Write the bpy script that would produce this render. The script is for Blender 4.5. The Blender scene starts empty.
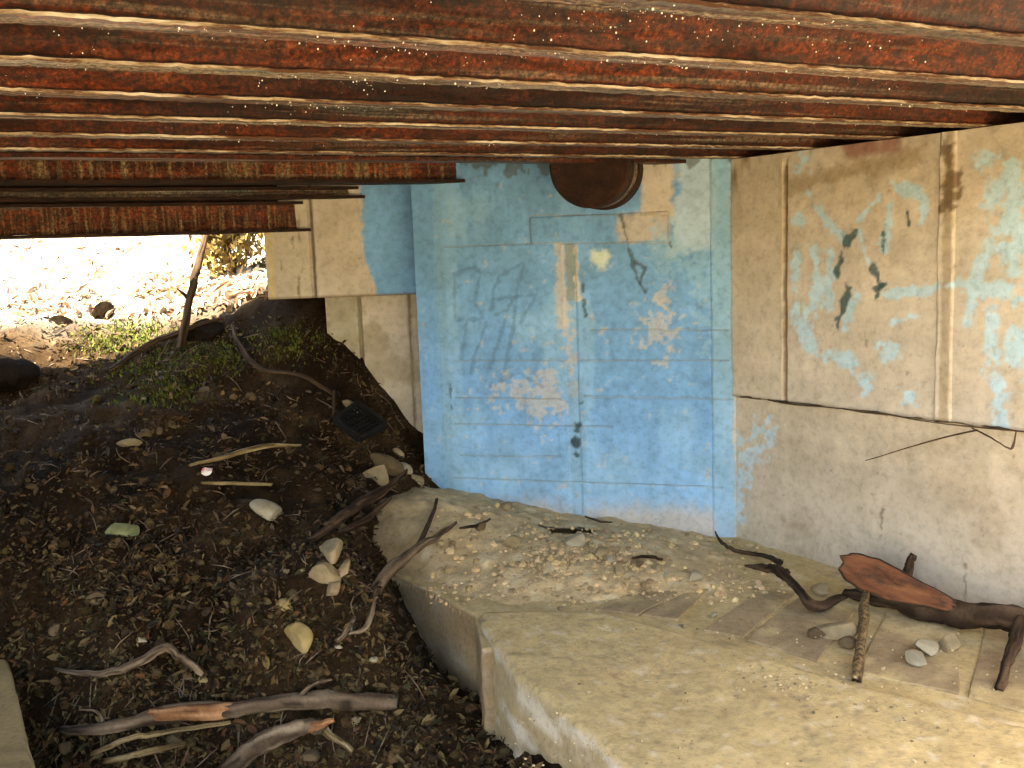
import bpy, bmesh, math, random
import numpy as np
from mathutils import Vector, Matrix, Euler

random.seed(7)
rng = np.random.default_rng(11)
scene = bpy.context.scene
COL = scene.collection

# ------------------------------------------------------------------ camera
F = 1000.0
PITCH, ROLL, EYE = math.radians(7.8), math.radians(-2.1), 1.5
CAM = Matrix.Translation((0, 0, EYE)) @ Matrix.Rotation(math.radians(90) - PITCH, 4, 'X') @ Matrix.Rotation(ROLL, 4, 'Z')
cd = bpy.data.cameras.new('camera'); cam = bpy.data.objects.new('camera', cd); COL.objects.link(cam)
cd.sensor_width = 36; cd.lens = F / 1024 * 36; cd.clip_start = .05; cd.clip_end = 500
cam.matrix_world = CAM
scene.camera = cam
R3 = np.array(CAM.to_3x3()); EYEP = np.array([0, 0, EYE])

def ray(px, py):
    d = R3 @ np.array([(px - 512) / F, -(py - 384) / F, -1.0])
    return d / np.linalg.norm(d)
def on_z(px, py, z):
    d = ray(px, py); return EYEP + d * ((z - EYE) / d[2])
def on_y(px, py, y):
    d = ray(px, py); return EYEP + d * (y / d[1])
def on_plane(px, py, o, n):
    d = ray(px, py); return EYEP + d * (np.dot(np.array(o) - EYEP, n) / np.dot(d, n))

# ------------------------------------------------------------------ noise
def _h(ix, iy, iz, seed):
    v = np.sin(ix * 127.1 + iy * 311.7 + iz * 74.7 + seed * 53.3) * 43758.5453
    return v - np.floor(v)
def vnoise(x, y, z=0.0, seed=0):
    x, y, z = np.broadcast_arrays(np.asarray(x, float), np.asarray(y, float), np.asarray(z, float))
    ix, iy, iz = np.floor(x), np.floor(y), np.floor(z)
    fx, fy, fz = x - ix, y - iy, z - iz
    fx = fx * fx * (3 - 2 * fx); fy = fy * fy * (3 - 2 * fy); fz = fz * fz * (3 - 2 * fz)
    r = 0
    for dx in (0, 1):
        for dy in (0, 1):
            for dz in (0, 1):
                w = (fx if dx else 1 - fx) * (fy if dy else 1 - fy) * (fz if dz else 1 - fz)
                r = r + w * _h(ix + dx, iy + dy, iz + dz, seed)
    return r * 2 - 1
def fbm(x, y, z=0.0, oct=4, seed=0):
    r, a, f = 0, .5, 1
    for i in range(oct):
        r = r + a * vnoise(np.asarray(x) * f, np.asarray(y) * f, np.asarray(z) * f, seed + i * 7); a *= .5; f *= 2.03
    return r
def sstep(a, b, x):
    t = np.clip((x - a) / (b - a), 0, 1); return t * t * (3 - 2 * t)
def seg_dist(X, Y, pts):
    d = np.full(X.shape, 1e9)
    if len(pts) == 1:
        return np.hypot(X - pts[0][0], Y - pts[0][1])
    for (x0, y0), (x1, y1) in zip(pts[:-1], pts[1:]):
        vx, vy = x1 - x0, y1 - y0; L = vx * vx + vy * vy + 1e-12
        t = np.clip(((X - x0) * vx + (Y - y0) * vy) / L, 0, 1)
        d = np.minimum(d, np.hypot(X - x0 - t * vx, Y - y0 - t * vy))
    return d

# ------------------------------------------------------------------ objects
def tag(o, label=None, cat=None, group=None, kind=None):
    if label: o['label'] = label
    if cat: o['category'] = cat
    if group: o['group'] = group
    if kind: o['kind'] = kind
    return o
def empty(name, loc=(0, 0, 0), rz=0.0):
    o = bpy.data.objects.new(name, None); COL.objects.link(o)
    o.location = loc; o.rotation_euler = (0, 0, rz); o.empty_display_size = .1
    return o
def mesh_obj(name, V, Fc, mat, parent=None, smooth=False, colors=None, mats=None, midx=None):
    me = bpy.data.meshes.new(name)
    me.from_pydata([tuple(map(float, v)) for v in V], [], [tuple(map(int, f)) for f in Fc])
    for m in (mats or [mat]): me.materials.append(m)
    if midx is not None: me.polygons.foreach_set('material_index', np.asarray(midx, np.int32))
    if smooth: me.polygons.foreach_set('use_smooth', np.ones(len(me.polygons), bool))
    if colors is not None:
        at = me.color_attributes.new('Col', 'FLOAT_COLOR', 'POINT')
        c = np.ones((len(V), 4), np.float32); c[:, :3] = colors
        at.data.foreach_set('color', c.ravel())
    me.update()
    o = bpy.data.objects.new(name, me); COL.objects.link(o)
    if parent is not None: o.parent = parent
    return o
def box_geo(x0, x1, y0, y1, z0, z1):
    V = [(x0, y0, z0), (x1, y0, z0), (x1, y1, z0), (x0, y1, z0), (x0, y0, z1), (x1, y0, z1), (x1, y1, z1), (x0, y1, z1)]
    Fc = [(0, 3, 2, 1), (4, 5, 6, 7), (0, 1, 5, 4), (1, 2, 6, 5), (2, 3, 7, 6), (3, 0, 4, 7)]
    return V, Fc

# ------------------------------------------------------------------ materials
def new_mat(name):
    m = bpy.data.materials.new(name); m.use_nodes = True
    nt = m.node_tree; nt.nodes.clear()
    out = nt.nodes.new('ShaderNodeOutputMaterial'); b = nt.nodes.new('ShaderNodeBsdfPrincipled')
    nt.links.new(b.outputs[0], out.inputs[0])
    return m, nt, b
def N(nt, t, **kw):
    n = nt.nodes.new(t)
    for k, v in kw.items():
        if k.startswith('i_'): n.inputs[k[2:]].default_value = v
        else: setattr(n, k, v)
    return n
def noise_node(nt, vec, scale, detail=6, rough=.6, dist=0.0):
    n = nt.nodes.new('ShaderNodeTexNoise'); n.inputs['Scale'].default_value = scale
    n.inputs['Detail'].default_value = detail; n.inputs['Roughness'].default_value = rough
    n.inputs['Distortion'].default_value = dist
    if vec is not None: nt.links.new(vec, n.inputs['Vector'])
    return n.outputs['Fac']
def ramp(nt, fac, stops):
    r = nt.nodes.new('ShaderNodeValToRGB'); e = r.color_ramp.elements
    while len(e) < len(stops): e.new(.5)
    for i, (p, c) in enumerate(stops):
        e[i].position = p; e[i].color = (*c, 1) if len(c) == 3 else c
    nt.links.new(fac, r.inputs['Fac']); return r.outputs['Color']
def mix(nt, fac, a, b, mode='MIX'):
    m = nt.nodes.new('ShaderNodeMix'); m.data_type = 'RGBA'; m.blend_type = mode
    for s, v in ((m.inputs[0], fac), (m.inputs[6], a), (m.inputs[7], b)):
        if hasattr(v, 'is_linked'): nt.links.new(v, s)
        elif isinstance(v, (int, float)): s.default_value = v
        else: s.default_value = (*v, 1)
    return m.outputs[2]
def bump(nt, b, h, strength=.5, dist=.01):
    n = nt.nodes.new('ShaderNodeBump'); n.inputs['Strength'].default_value = strength; n.inputs['Distance'].default_value = dist
    nt.links.new(h, n.inputs['Height']); nt.links.new(n.outputs[0], b.inputs['Normal'])
def mapped(nt, coord, scale=(1, 1, 1), rot=(0, 0, 0)):
    if coord == 'world':
        g = nt.nodes.new('ShaderNodeNewGeometry'); src = g.outputs['Position']
    else:
        g = nt.nodes.new('ShaderNodeTexCoord'); src = g.outputs['Object']
    if any(rot):
        a = nt.nodes.new('ShaderNodeMapping'); a.inputs['Rotation'].default_value = rot
        nt.links.new(src, a.inputs['Vector']); src = a.outputs[0]
    m = nt.nodes.new('ShaderNodeMapping'); m.inputs['Scale'].default_value = scale
    nt.links.new(src, m.inputs['Vector']); return m.outputs[0]

def attr_mat(name, rough=.9, fine=45, amt=.35, bstr=.35, bdist=.006, spec=.3):
    """albedo comes from the surface's own painted colour, broken up by procedural grain"""
    m, nt, b = new_mat(name)
    a = N(nt, 'ShaderNodeAttribute', attribute_name='Col')
    v = mapped(nt, 'world')
    n1 = noise_node(nt, v, fine, 8, .7); n2 = noise_node(nt, v, 7, 5, .6)
    g = ramp(nt, n1, [(.25, (1 - amt,) * 3), (.5, (1,) * 3), (.8, (1 + amt * .45,) * 3)])
    g2 = ramp(nt, n2, [(.3, (.86, .84, .8)), (.65, (1.06, 1.05, 1.04))])
    c = mix(nt, 1.0, mix(nt, 1.0, a.outputs['Color'], g, 'MULTIPLY'), g2, 'MULTIPLY')
    nt.links.new(c, b.inputs['Base Color'])
    b.inputs['Roughness'].default_value = rough; b.inputs['Specular IOR Level'].default_value = spec
    n3 = noise_node(nt, v, fine * 2.2, 6, .7)
    bump(nt, b, n3, bstr, bdist)
    return m

def simple_mat(name, stops, scale=20, rough=.85, bscale=60, bstr=.5, bdist=.005, coord='object', sc=(1, 1, 1), spec=.3, detail=7):
    m, nt, b = new_mat(name)
    v = mapped(nt, coord, sc)
    n1 = noise_node(nt, v, scale, detail, .65, .3)
    nt.links.new(ramp(nt, n1, stops), b.inputs['Base Color'])
    b.inputs['Roughness'].default_value = rough; b.inputs['Specular IOR Level'].default_value = spec
    bump(nt, b, noise_node(nt, v, bscale, 6, .7), bstr, bdist)
    return m

RIBROT = math.radians(28)       # ribs run 62 degrees to the right of the view
def rust_mat(name, pale=.35, bright=1.0, streak=False):
    """rust: flaking red-brown scale with long pale and dark streaks running along the steel"""
    m, nt, b = new_mat(name)
    vl = mapped(nt, 'world', (.9, 42, 42), (0, 0, -RIBROT))
    vm = mapped(nt, 'world', (1.6, 15, 15), (0, 0, -RIBROT))
    vf = mapped(nt, 'world', (13, 26, 26), (0, 0, -RIBROT))
    vv = mapped(nt, 'world')
    k = bright
    base = ramp(nt, noise_node(nt, vf, 1.5, 10, .75, .5), [(.30, (.022 * k, .007 * k, .003 * k)), (.44, (.10 * k, .023 * k, .007 * k)), (.56, (.27 * k, .050 * k, .012 * k)), (.70, (.50 * k, .16 * k, .045 * k))])
    big = ramp(nt, noise_node(nt, vm, .7, 5, .6), [(.38, (.22, .18, .16)), (.52, (.9, .85, .8)), (.66, (1.5, 1.4, 1.3))])
    base = mix(nt, 1.0, base, big, 'MULTIPLY')
    grey = ramp(nt, noise_node(nt, vm, 1.1, 7, .65), [(.32, (.07 * k, .065 * k, .04 * k)), (.48, (.26 * k, .19 * k, .125 * k)), (.57, (.62 * k, .50 * k, .37 * k)), (.66, (.26 * k, .34 * k, .30 * k))])
    lo = .66 - pale * .32
    fac = ramp(nt, noise_node(nt, vl, 1.0, 8, .65, .6), [(lo, (0, 0, 0)), (lo + .14, (1, 1, 1))])
    c = mix(nt, fac, base, grey)
    if streak:
        vs = mapped(nt, 'world', (55, 55, 3.0), (0, 0, -RIBROT))
        sf = ramp(nt, noise_node(nt, vs, 1.0, 6, .6), [(.48, (0, 0, 0)), (.66, (1, 1, 1))])
        c = mix(nt, sf, c, (.40 * k, .29 * k, .15 * k))
    sp = ramp(nt, noise_node(nt, vv, 110, 6, .8), [(.40, (.18, .17, .16)), (.52, (1, 1, 1)), (.63, (2.2, 1.9, 1.6))])
    c = mix(nt, 1.0, c, sp, 'MULTIPLY')
    nt.links.new(c, b.inputs['Base Color'])
    rr = ramp(nt, noise_node(nt, vm, 2.0, 5, .6), [(.4, (.28, .28, .28)), (.6, (.7, .7, .7))])
    nt.links.new(rr, b.inputs['Roughness']); b.inputs['Specular IOR Level'].default_value = .5
    bump(nt, b, noise_node(nt, vv, 75, 10, .8), 1.0, .012)
    return m
def lip_mat():
    m, nt, b = new_mat('pale_lit_edge')
    vl = mapped(nt, 'world', (5.0, 40, 40), (0, 0, -RIBROT))
    f = ramp(nt, noise_node(nt, vl, 1.3, 8, .7), [(.44, (.10, .034, .012)), (.52, (.40, .29, .18)), (.66, (.80, .73, .62))])  # pale flaking, whitened further for the light the edge catches
    nt.links.new(f, b.inputs['Base Color']); b.inputs['Roughness'].default_value = .7
    bump(nt, b, noise_node(nt, vl, 30, 6, .7), .5, .004)
    return m

M = {}
M['concrete'] = attr_mat('painted_concrete', fine=38, amt=.32)
M['ledge'] = attr_mat('dusty_concrete', fine=60, amt=.4, bstr=.6)
M['soil'] = attr_mat('soil', fine=70, amt=.75, bstr=1.0, bdist=.015, rough=1.0, spec=.08)
M['litter'] = attr_mat('leaf', fine=160, amt=.5, rough=.75, bstr=.2, spec=.2)
M['rust'] = rust_mat('rusty_steel', pale=.36, bright=.42)
M['rust_pale'] = rust_mat('stained_steel', pale=.85, bright=.60)
M['rust_girder'] = rust_mat('streaked_steel', pale=.3, bright=.7, streak=True)
M['lip'] = lip_mat()
M['rust_dark'] = simple_mat('dark_rust', [(.3, (.008, .0035, .002)), (.55, (.028, .010, .005)), (.8, (.085, .03, .012))], 14, .75, 60, 1.0, bdist=.01)
M['pale_stone'] = simple_mat('pale_stone', [(.3, (.13, .095, .05)), (.55, (.28, .215, .12)), (.8, (.38, .31, .20))], 9, .9, 50, .7)
M['white_stone'] = simple_mat('white_stone', [(.3, (.16, .13, .075)), (.55, (.33, .29, .20)), (.85, (.46, .42, .32))], 7, .8, 40, .5)
M['yellow_stone'] = simple_mat('yellow_stone', [(.3, (.17, .12, .04)), (.6, (.32, .24, .10)), (.85, (.42, .34, .17))], 8, .85, 40, .5)
M['green_stone'] = simple_mat('green_stone', [(.3, (.09, .09, .04)), (.55, (.20, .22, .10)), (.85, (.28, .30, .17))], 12, .85, 40, .5)
M['brown_stone'] = simple_mat('brown_stone', [(.3, (.06, .04, .02)), (.6, (.13, .09, .045)), (.85, (.22, .165, .09))], 10, .9, 50, .7)
M['dark_stone'] = simple_mat('dark_stone', [(.3, (.006, .004, .002)), (.6, (.014, .009, .005)), (.85, (.035, .024, .013))], 8, 1.0, 40, 1.0, bdist=.02, spec=.03)
M['bark_dark'] = simple_mat('dark_bark', [(.3, (.016, .009, .005)), (.55, (.05, .03, .016)), (.85, (.11, .07, .04))], 10, .85, 60, .9, sc=(1, 1, 1))
M['bark_log'] = simple_mat('log_bark', [(.3, (.02, .012, .007)), (.5, (.075, .045, .025)), (.8, (.17, .11, .065))], 22, .85, 45, 1.0, bdist=.012)
M['bark_grey'] = simple_mat('grey_bark', [(.3, (.07, .045, .028)), (.55, (.17, .12, .08)), (.85, (.30, .23, .16))], 14, .9, 60, .8)
M['bark_pale'] = simple_mat('pale_twig', [(.3, (.18, .12, .05)), (.6, (.34, .25, .11)), (.85, (.45, .36, .2))], 18, .85, 60, .5)
M['bare_wood'] = simple_mat('bare_wood', [(.3, (.30, .12, .045)), (.55, (.50, .24, .10)), (.85, (.62, .36, .18))], 16, .75, 70, .5)
m_, nt_, b_ = new_mat('cut_wood'); v_ = mapped(nt_, 'world', (2.5, 30, 30), (0, 0, math.radians(57.5)))
nt_.links.new(ramp(nt_, noise_node(nt_, v_, 1.2, 8, .65, .4), [(.28, (.09, .027, .010)), (.45, (.20, .065, .022)), (.6, (.29, .105, .038)), (.78, (.38, .18, .08))]), b_.inputs['Base Color'])
c_ = b_.inputs['Base Color'].links[0].from_socket; v2_ = mapped(nt_, 'world', (7, 16, 16), (0, 0, math.radians(57.5)))
nt_.links.new(mix(nt_, ramp(nt_, noise_node(nt_, v2_, 1.3, 6, .65), [(.46, (0, 0, 0)), (.62, (.85, .85, .85))]), c_, (.06, .025, .012)), b_.inputs['Base Color'])
b_.inputs['Roughness'].default_value = .8; bump(nt_, b_, noise_node(nt_, v_, 2.0, 8, .7), 1.0, .01); M['cut_wood'] = m_
M['wire'] = simple_mat('rusty_wire', [(.3, (.03, .018, .01)), (.7, (.10, .06, .035))], 30, .7, 80, .4)
M['speckled'] = simple_mat('speckled_bark', [(.40, (.04, .025, .012)), (.54, (.20, .13, .055)), (.72, (.34, .24, .11))], 80, .85, 60, .6)
M['black_plastic'] = simple_mat('black_plastic', [(.3, (.005, .005, .005)), (.8, (.014, .013, .012))], 20, .55, 60, .1, spec=.25)
M['rubber'] = M['dark_stone']

# ------------------------------------------------------------------ plan of the walls
CORNER = on_y(735, 240, 3.61)[:2]
def dirv(deg_left):                      # horizontal direction, degrees left of the view
    a = math.radians(deg_left); return np.array([-math.sin(a), math.cos(a)])
BD = dirv(72.7)                          # blue wall runs left from the corner
RD = -dirv(32.5)                         # wing wall comes from the corner towards the viewer
def nrm(u): n = np.array([u[1], -u[0]]); return n
NB = nrm(BD); NB = NB if NB @ CORNER < 0 else -NB        # towards the viewer
NR = nrm(RD); NR = NR if NR @ (CORNER) < 0 else -NR
def v3(a, z=0.0): return np.array([a[0], a[1], z])
class Plane:
    def __init__(s, o, u, n): s.o, s.u, s.n = v3(o), v3(u), v3(n)
    def uv(s, px, py):
        p = on_plane(px, py, s.o, s.n); return float((p - s.o) @ s.u), float(p[2])
    def at(s, px, py, off=0.0): return on_plane(px, py, s.o + s.n * off, s.n)
    def pts(s, L): return [s.uv(*p) for p in L]
BLUE = Plane(CORNER, BD, NB)
WING = Plane(CORNER, RD, NR)
LEFT = Plane(np.array([0, 4.08]), np.array([-1.0, 0]), np.array([0, -1.0]))
LEFTLOW = Plane(np.array([0, 4.15]), np.array([-1.0, 0]), np.array([0, -1.0]))

# ------------------------------------------------------------------ ground heights
cp = []
def gz(px, py, z): cp.append(on_z(px, py, z))
def gy(px, py, y): cp.append(on_y(px, py, y))
for a in [(60, 768, .06), (200, 768, .04), (320, 768, .04)]: gz(*a)
for a in [(390, 600, 3.02), (345, 545, 3.25), (405, 500, 3.72), (420, 458, 4.08), (372, 385, 4.15), (326, 312, 4.22),
          (280, 305, 4.3), (200, 302, 4.6), (100, 312, 4.6), (0, 332, 4.3), (-150, 340, 4.3), (0, 450, 3.6), (-200, 480, 3.5),
          (0, 550, 3.1), (150, 450, 3.6), (250, 450, 3.65), (330, 460, 3.7), (150, 550, 3.1), (250, 560, 3.1), (100, 660, 2.75),
          (250, 660, 2.75), (350, 650, 2.8), (60, 380, 4.0), (180, 370, 4.05), (280, 375, 4.05),
          (100, 240, 8.0), (0, 245, 7.5), (-300, 260, 7.0), (220, 238, 8.5), (250, 270, 5.4), (150, 275, 6.0), (20, 285, 5.8)]: gy(*a)
for (ex, ey), (qx, qy) in [((393, 578), (388, 588)), ((415, 585), (412, 632)), ((438, 592), (440, 672)), ((474, 618), (486, 712)), ((560, 712), (548, 772)), ((625, 768), (600, 850))]:
    gy(qx, qy, on_z(ex, ey, .41)[1] - .04)
cp += [np.array(p) for p in [
    (-1, 12, 2.3), (-5, 12, 2.3), (3, 12, 2.2), (-6, 6, 1.6), (-5, 4, 1.72), (-4.3, 2.5, 1.7), (-3.4, 3.4, 1.25), (-3.3, 2.0, 1.1), (-4, 0, 1.2), (-2, 1, .1), (0, 1.2, 0), (1, 1.5, 0), (2.2, 2, 0),  # left side raised out of view to keep low sky light out
    (0, 0, 0), (0, -1.2, .1), (2, -1.2, .15), (0, -3, 1.1), (3, -3, 1.1), (-4, -4, 1.4), (0, -5.5, 2.3), (4, -5.5, 2.3), (2, 3.4, .1), (.8, 4.5, .9), (2.5, 4.5, .9), (0, 4.7, 1.1), (3.5, 1, .2), (4.5, 3, .8), (1, 7, 1.7), (4, 7, 1.7), (-.2, 3.3, .15), (.4, 2.9, .05),  # unseen bank at the back raised to bounce sunlight under the deck
    (-20, 20, 3.5), (0, 25, 3.5), (20, 20, 3), (-25, 0, 1.5), (25, 0, 1.5), (-15, -20, .5), (15, -20, .6), (0, -25, .3), (-70, 70, 6), (70, 70, 6), (-70, -70, 2), (70, -70, 2), (0, 80, 6), (0, -80, 2), (-80, 0, 3), (80, 0, 3)]]
cp = np.array(cp)
def tps_fit(P, Z, lam=2e-3):
    n = len(P); D = np.hypot(P[:, None, 0] - P[None, :, 0], P[:, None, 1] - P[None, :, 1])
    K = np.where(D > 0, D * D * np.log(D + 1e-9), 0) + lam * np.eye(n)
    A = np.zeros((n + 3, n + 3)); A[:n, :n] = K; A[:n, n] = 1; A[:n, n + 1:] = P; A[n:, :n] = A[:n, n:].T
    return np.linalg.solve(A, np.concatenate([Z, np.zeros(3)]))
class TPS:
    def __init__(s, pts, lam=2e-3): s.P = pts[:, :2]; s.w = tps_fit(s.P, pts[:, 2], lam)
    def __call__(s, x, y):
        x = np.asarray(x, float); sh = x.shape; x = x.ravel(); y = np.asarray(y, float).ravel(); out = np.empty(len(x))
        for i in range(0, len(x), 20000):
            a, b = x[i:i + 20000], y[i:i + 20000]
            D = np.hypot(a[:, None] - s.P[None, :, 0], b[:, None] - s.P[None, :, 1])
            K = np.where(D > 0, D * D * np.log(D + 1e-9), 0)
            n = len(s.P); out[i:i + 20000] = K @ s.w[:n] + s.w[n] + a * s.w[n + 1] + b * s.w[n + 2]
        return out.reshape(sh)
GT = TPS(cp)
def ground_z(x, y):
    x = np.asarray(x, float); y = np.asarray(y, float)
    r = np.hypot(x + 1, y - 3)
    k = 1 / (1 + (r / 9) ** 2)
    return GT(x, y) + k * (.09 * fbm(x * 1.7, y * 1.7, 0, 4, 3) + .035 * fbm(x * 9, y * 9, 0, 4, 5)) + (1 - k) * .5 * fbm(x * .2, y * .2, 0, 3, 9)
def on_ground(px, py, lift=0.0):
    d = ray(px, py); t = np.linspace(1.2, 14, 900); p = EYEP[None] + d[None] * t[:, None]
    below = p[:, 2] < ground_z(p[:, 0], p[:, 1])
    i = int(np.argmax(below)) if below.any() else len(t) - 1
    q = p[i].copy(); q[2] = float(ground_z(q[0], q[1])) + lift
    return q

def lines(a, b, step, far, grow=1.25):
    L = list(np.arange(a, b + 1e-6, step)); s = step; x = L[-1]
    while x < far: s *= grow; x += s; L.append(x)
    s = step; x = L[0]; pre = []
    while x > -far: s *= grow; x -= s; pre.append(x)
    return np.array(pre[::-1] + L)
def grid_faces(nx, ny):
    i, j = np.meshgrid(np.arange(nx - 1), np.arange(ny - 1), indexing='ij'); a = (i * ny + j).ravel()
    return np.stack([a, a + ny, a + ny + 1, a + 1], 1)

# ground sheet
gx, gyy = lines(-2.7, .7, .019, 75, 1.3), lines(1.9, 5.5, .019, 75, 1.3)
X, Y = np.meshgrid(gx, gyy, indexing='ij')
Z = ground_z(X, Y) + np.where((np.abs(X + 1) < 3) & (Y < 8), .022 * fbm(X * 26, Y * 26, 0, 4, 21) + .016 * np.maximum(fbm(X * 12, Y * 12, 0, 3, 22), 0), 0)
n1 = fbm(X * 3, Y * 3, 0, 4, 31); n2 = fbm(X * 14, Y * 14, 0, 4, 33)
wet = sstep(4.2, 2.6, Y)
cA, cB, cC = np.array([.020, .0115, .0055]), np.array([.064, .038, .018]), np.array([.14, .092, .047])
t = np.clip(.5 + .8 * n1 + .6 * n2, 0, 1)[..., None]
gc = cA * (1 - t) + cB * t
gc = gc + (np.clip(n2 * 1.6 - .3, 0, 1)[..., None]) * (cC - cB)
out_glare = sstep(4.3, 5.0, Y + .25 * n1)[..., None]
gc = gc * (1 - out_glare) + out_glare * (np.array([.62, .54, .42]) * (1 + .4 * n2[..., None]))  # pale albedo puts the sun's blown-out glare into the outside ground
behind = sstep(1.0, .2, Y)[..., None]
gc = gc * (1 - behind) + behind * np.array([.52, .44, .29])  # light tan on the unseen bank, added to bounce warm sunlight inward
V = np.stack([X, Y, Z], -1).reshape(-1, 3)
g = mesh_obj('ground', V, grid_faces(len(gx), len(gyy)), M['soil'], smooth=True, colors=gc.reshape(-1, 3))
tag(g, 'dark damp soil bank under the steel deck, dry ground beyond painted bright with sun glare', 'ground', kind='structure')

# ------------------------------------------------------------------ concrete panels with relief and paint
def uvw_panel(name, plane, u0, u1, v0, v1, thick, relief, colour, parent, fine_u=None, step=.006, off=0.0, mask=None, topfn=None):
    fu = fine_u or (u0, u1)
    us = np.concatenate([np.arange(u0, fu[0], .08), np.linspace(max(u0, fu[0]), min(u1, fu[1]), max(3, int((min(u1, fu[1]) - max(u0, fu[0])) / step))), np.arange(fu[1] + .08, u1 + .079, .08)])
    us = np.unique(np.round(us, 5)); vs = np.linspace(v0, v1, max(3, int((v1 - v0) / step)))
    U, W = np.meshgrid(us, vs, indexing='ij')
    rel = relief(U, W); colr = colour(U, W)
    P = plane.o[None, None] + U[..., None] * plane.u + np.array([0, 0, 1.0]) * W[..., None] + plane.n * (rel + off)[..., None]
    nu, nv = U.shape; V = P.reshape(-1, 3); Fc = grid_faces(nu, nv)
    # orientation towards the viewer
    a, b, c = V[Fc[0][0]], V[Fc[0][1]], V[Fc[0][2]]
    if np.dot(np.cross(b - a, c - a), plane.n) < 0: Fc = Fc[:, ::-1]
    # rim and back
    ring = [i * nv for i in range(nu)] + [(nu - 1) * nv + j for j in range(1, nv)] + [i * nv + nv - 1 for i in range(nu - 2, -1, -1)] + [j for j in range(nv - 2, 0, -1)]
    rv = V[ring] - plane.n * thick; base = len(V); n = len(ring)
    V2 = np.concatenate([V, rv]); C2 = np.concatenate([colr.reshape(-1, 3), colr.reshape(-1, 3)[ring] * 1.0])
    faces = [tuple(f) for f in Fc] + [(ring[i], ring[(i + 1) % n], base + (i + 1) % n, base + i) for i in range(n)] + [tuple(range(base + n - 1, base - 1, -1))]
    o = mesh_obj(name, V2, faces, M['concrete'], parent, colors=C2)
    bm = bmesh.new(); bm.from_mesh(o.data); bmesh.ops.recalc_face_normals(bm, faces=bm.faces); bm.to_mesh(o.data); bm.free()
    return o

TAN = np.array([.57, .51, .43]); TAN_D = np.array([.30, .22, .12]); BLU = np.array([.165, .38, .69]); BLU_L = np.array([.28, .515, .72])
CYAN = np.array([.45, .66, .80]); GREYB = np.array([.20, .38, .54]); DARKT = np.array([.035, .07, .09])
def lay(c, m, colr): m = np.clip(m, 0, 1)[..., None]; return c * (1 - m) + np.asarray(colr) * m
def tan_base(U, W, seed=0):
    n = fbm(U * 4, W * 4, 0, 4, 41 + seed); h = fbm(U * 1.5, W * 16, 0, 4, 43 + seed); s = fbm(U * 30, W * 9, 0, 3, 44 + seed); p = fbm(U * 40, W * 40, 0, 3, 47 + seed)
    c = np.broadcast_to(TAN, U.shape + (3,)).copy()
    c *= (1 + .10 * n + .13 * h + .08 * s)[..., None]
    c = lay(c, .28 * sstep(.2, .6, n + .4 * p), TAN_D)
    c = lay(c, .6 * sstep(.56, .68, p), np.array([.20, .15, .10]))
    return c
def stroke(U, W, plane, pts, wpx, rag=.5, seed=0, mpp=.0035):
    """soft-edged brush mask on a wall: pts in photo pixels, width in pixels"""
    q = plane.pts(pts); w = wpx * mpp
    d = seg_dist(U + .004 * vnoise(U * 60, W * 60, 0, seed), W + .004 * vnoise(U * 60, W * 60, 0, seed + 1), q)
    e = fbm(U * 55, W * 55, 0, 3, 60 + seed) * rag * w + fbm(U * 18, W * 18, 0, 3, 70 + seed) * rag * w
    return sstep(w * .78, w * .24, d + e)
def rect(U, W, plane, x0, y0, x1, y1, soft=.006, rag=.004, seed=0):
    a = plane.uv(x0, y0); b = plane.uv(x1, y0); c = plane.uv(x0, y1); d = plane.uv(x1, y1)
    ul, ur = sorted(((a[0] + c[0]) / 2, (b[0] + d[0]) / 2)); vb, vt = sorted(((c[1] + d[1]) / 2, (a[1] + b[1]) / 2))
    e = rag * (fbm(U * 40, W * 40, 0, 3, seed) * 2 + fbm(U * 9, W * 9, 0, 3, seed + 2) * 2)
    dd = np.minimum(np.minimum(U - ul, ur - U), np.minimum(W - vb, vt - W)) + e
    return sstep(-soft, soft, dd)
def hline(U, W, plane, x0, y0, x1, y1, w=.004):
    (ua, va), (ub, vb) = plane.uv(x0, y0), plane.uv(x1, y1)
    return sstep(w, w * .3, seg_dist(U, W + .0015 * vnoise(U * 25, W * 0 + 3), [(ua, va), (ub, vb)]))

# --- blue wall
blue_root = tag(empty('abutment_wall', BLUE.at(580, 500)), 'blue painted concrete abutment wall between the soil bank and the tan wing wall', 'wall')
UB1 = BLUE.uv(418, 330)[0]
HL = [(445, 247, 532, 243), (460, 361, 566, 360), (580, 361, 728, 360), (455, 398, 560, 399), (585, 397, 732, 399), (455, 424, 612, 427), (455, 478, 722, 488), (590, 330, 728, 330), (460, 455, 560, 457)]
def blue_relief(U, W):
    r = .0025 * fbm(U * 12, W * 12, 0, 4, 2)
    for l in HL: r -= .004 * hline(U, W, BLUE, *l, w=.005)
    r += .012 * rect(U, W, BLUE, 418, 100, 439, 520, .002, .0005)
    r -= .006 * rect(U, W, BLUE, 566, 244, 579, 515, .003, .001)
    r += .006 * rect(U, W, BLUE, 531, 215, 667, 243, .002, .0008)
    r += .006 * rect(U, W, BLUE, 712, 120, 735, 545, .004, .001)
    return r
GRAF = [[(46, 110), (110, 85), (130, 110), (108, 200), (140, 250), (50, 258), (45, 110)], [(165, 225), (172, 160), (190, 115), (270, 70), (243, 175), (215, 225), (180, 240)],
        [(170, 190), (310, 175), (258, 262)], [(85, 262), (68, 380)], [(150, 262), (112, 370), (98, 425)], [(215, 240), (185, 330), (160, 410)], [(245, 180), (230, 300), (208, 418)], [(190, 450), (250, 425), (330, 470)]]
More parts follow.
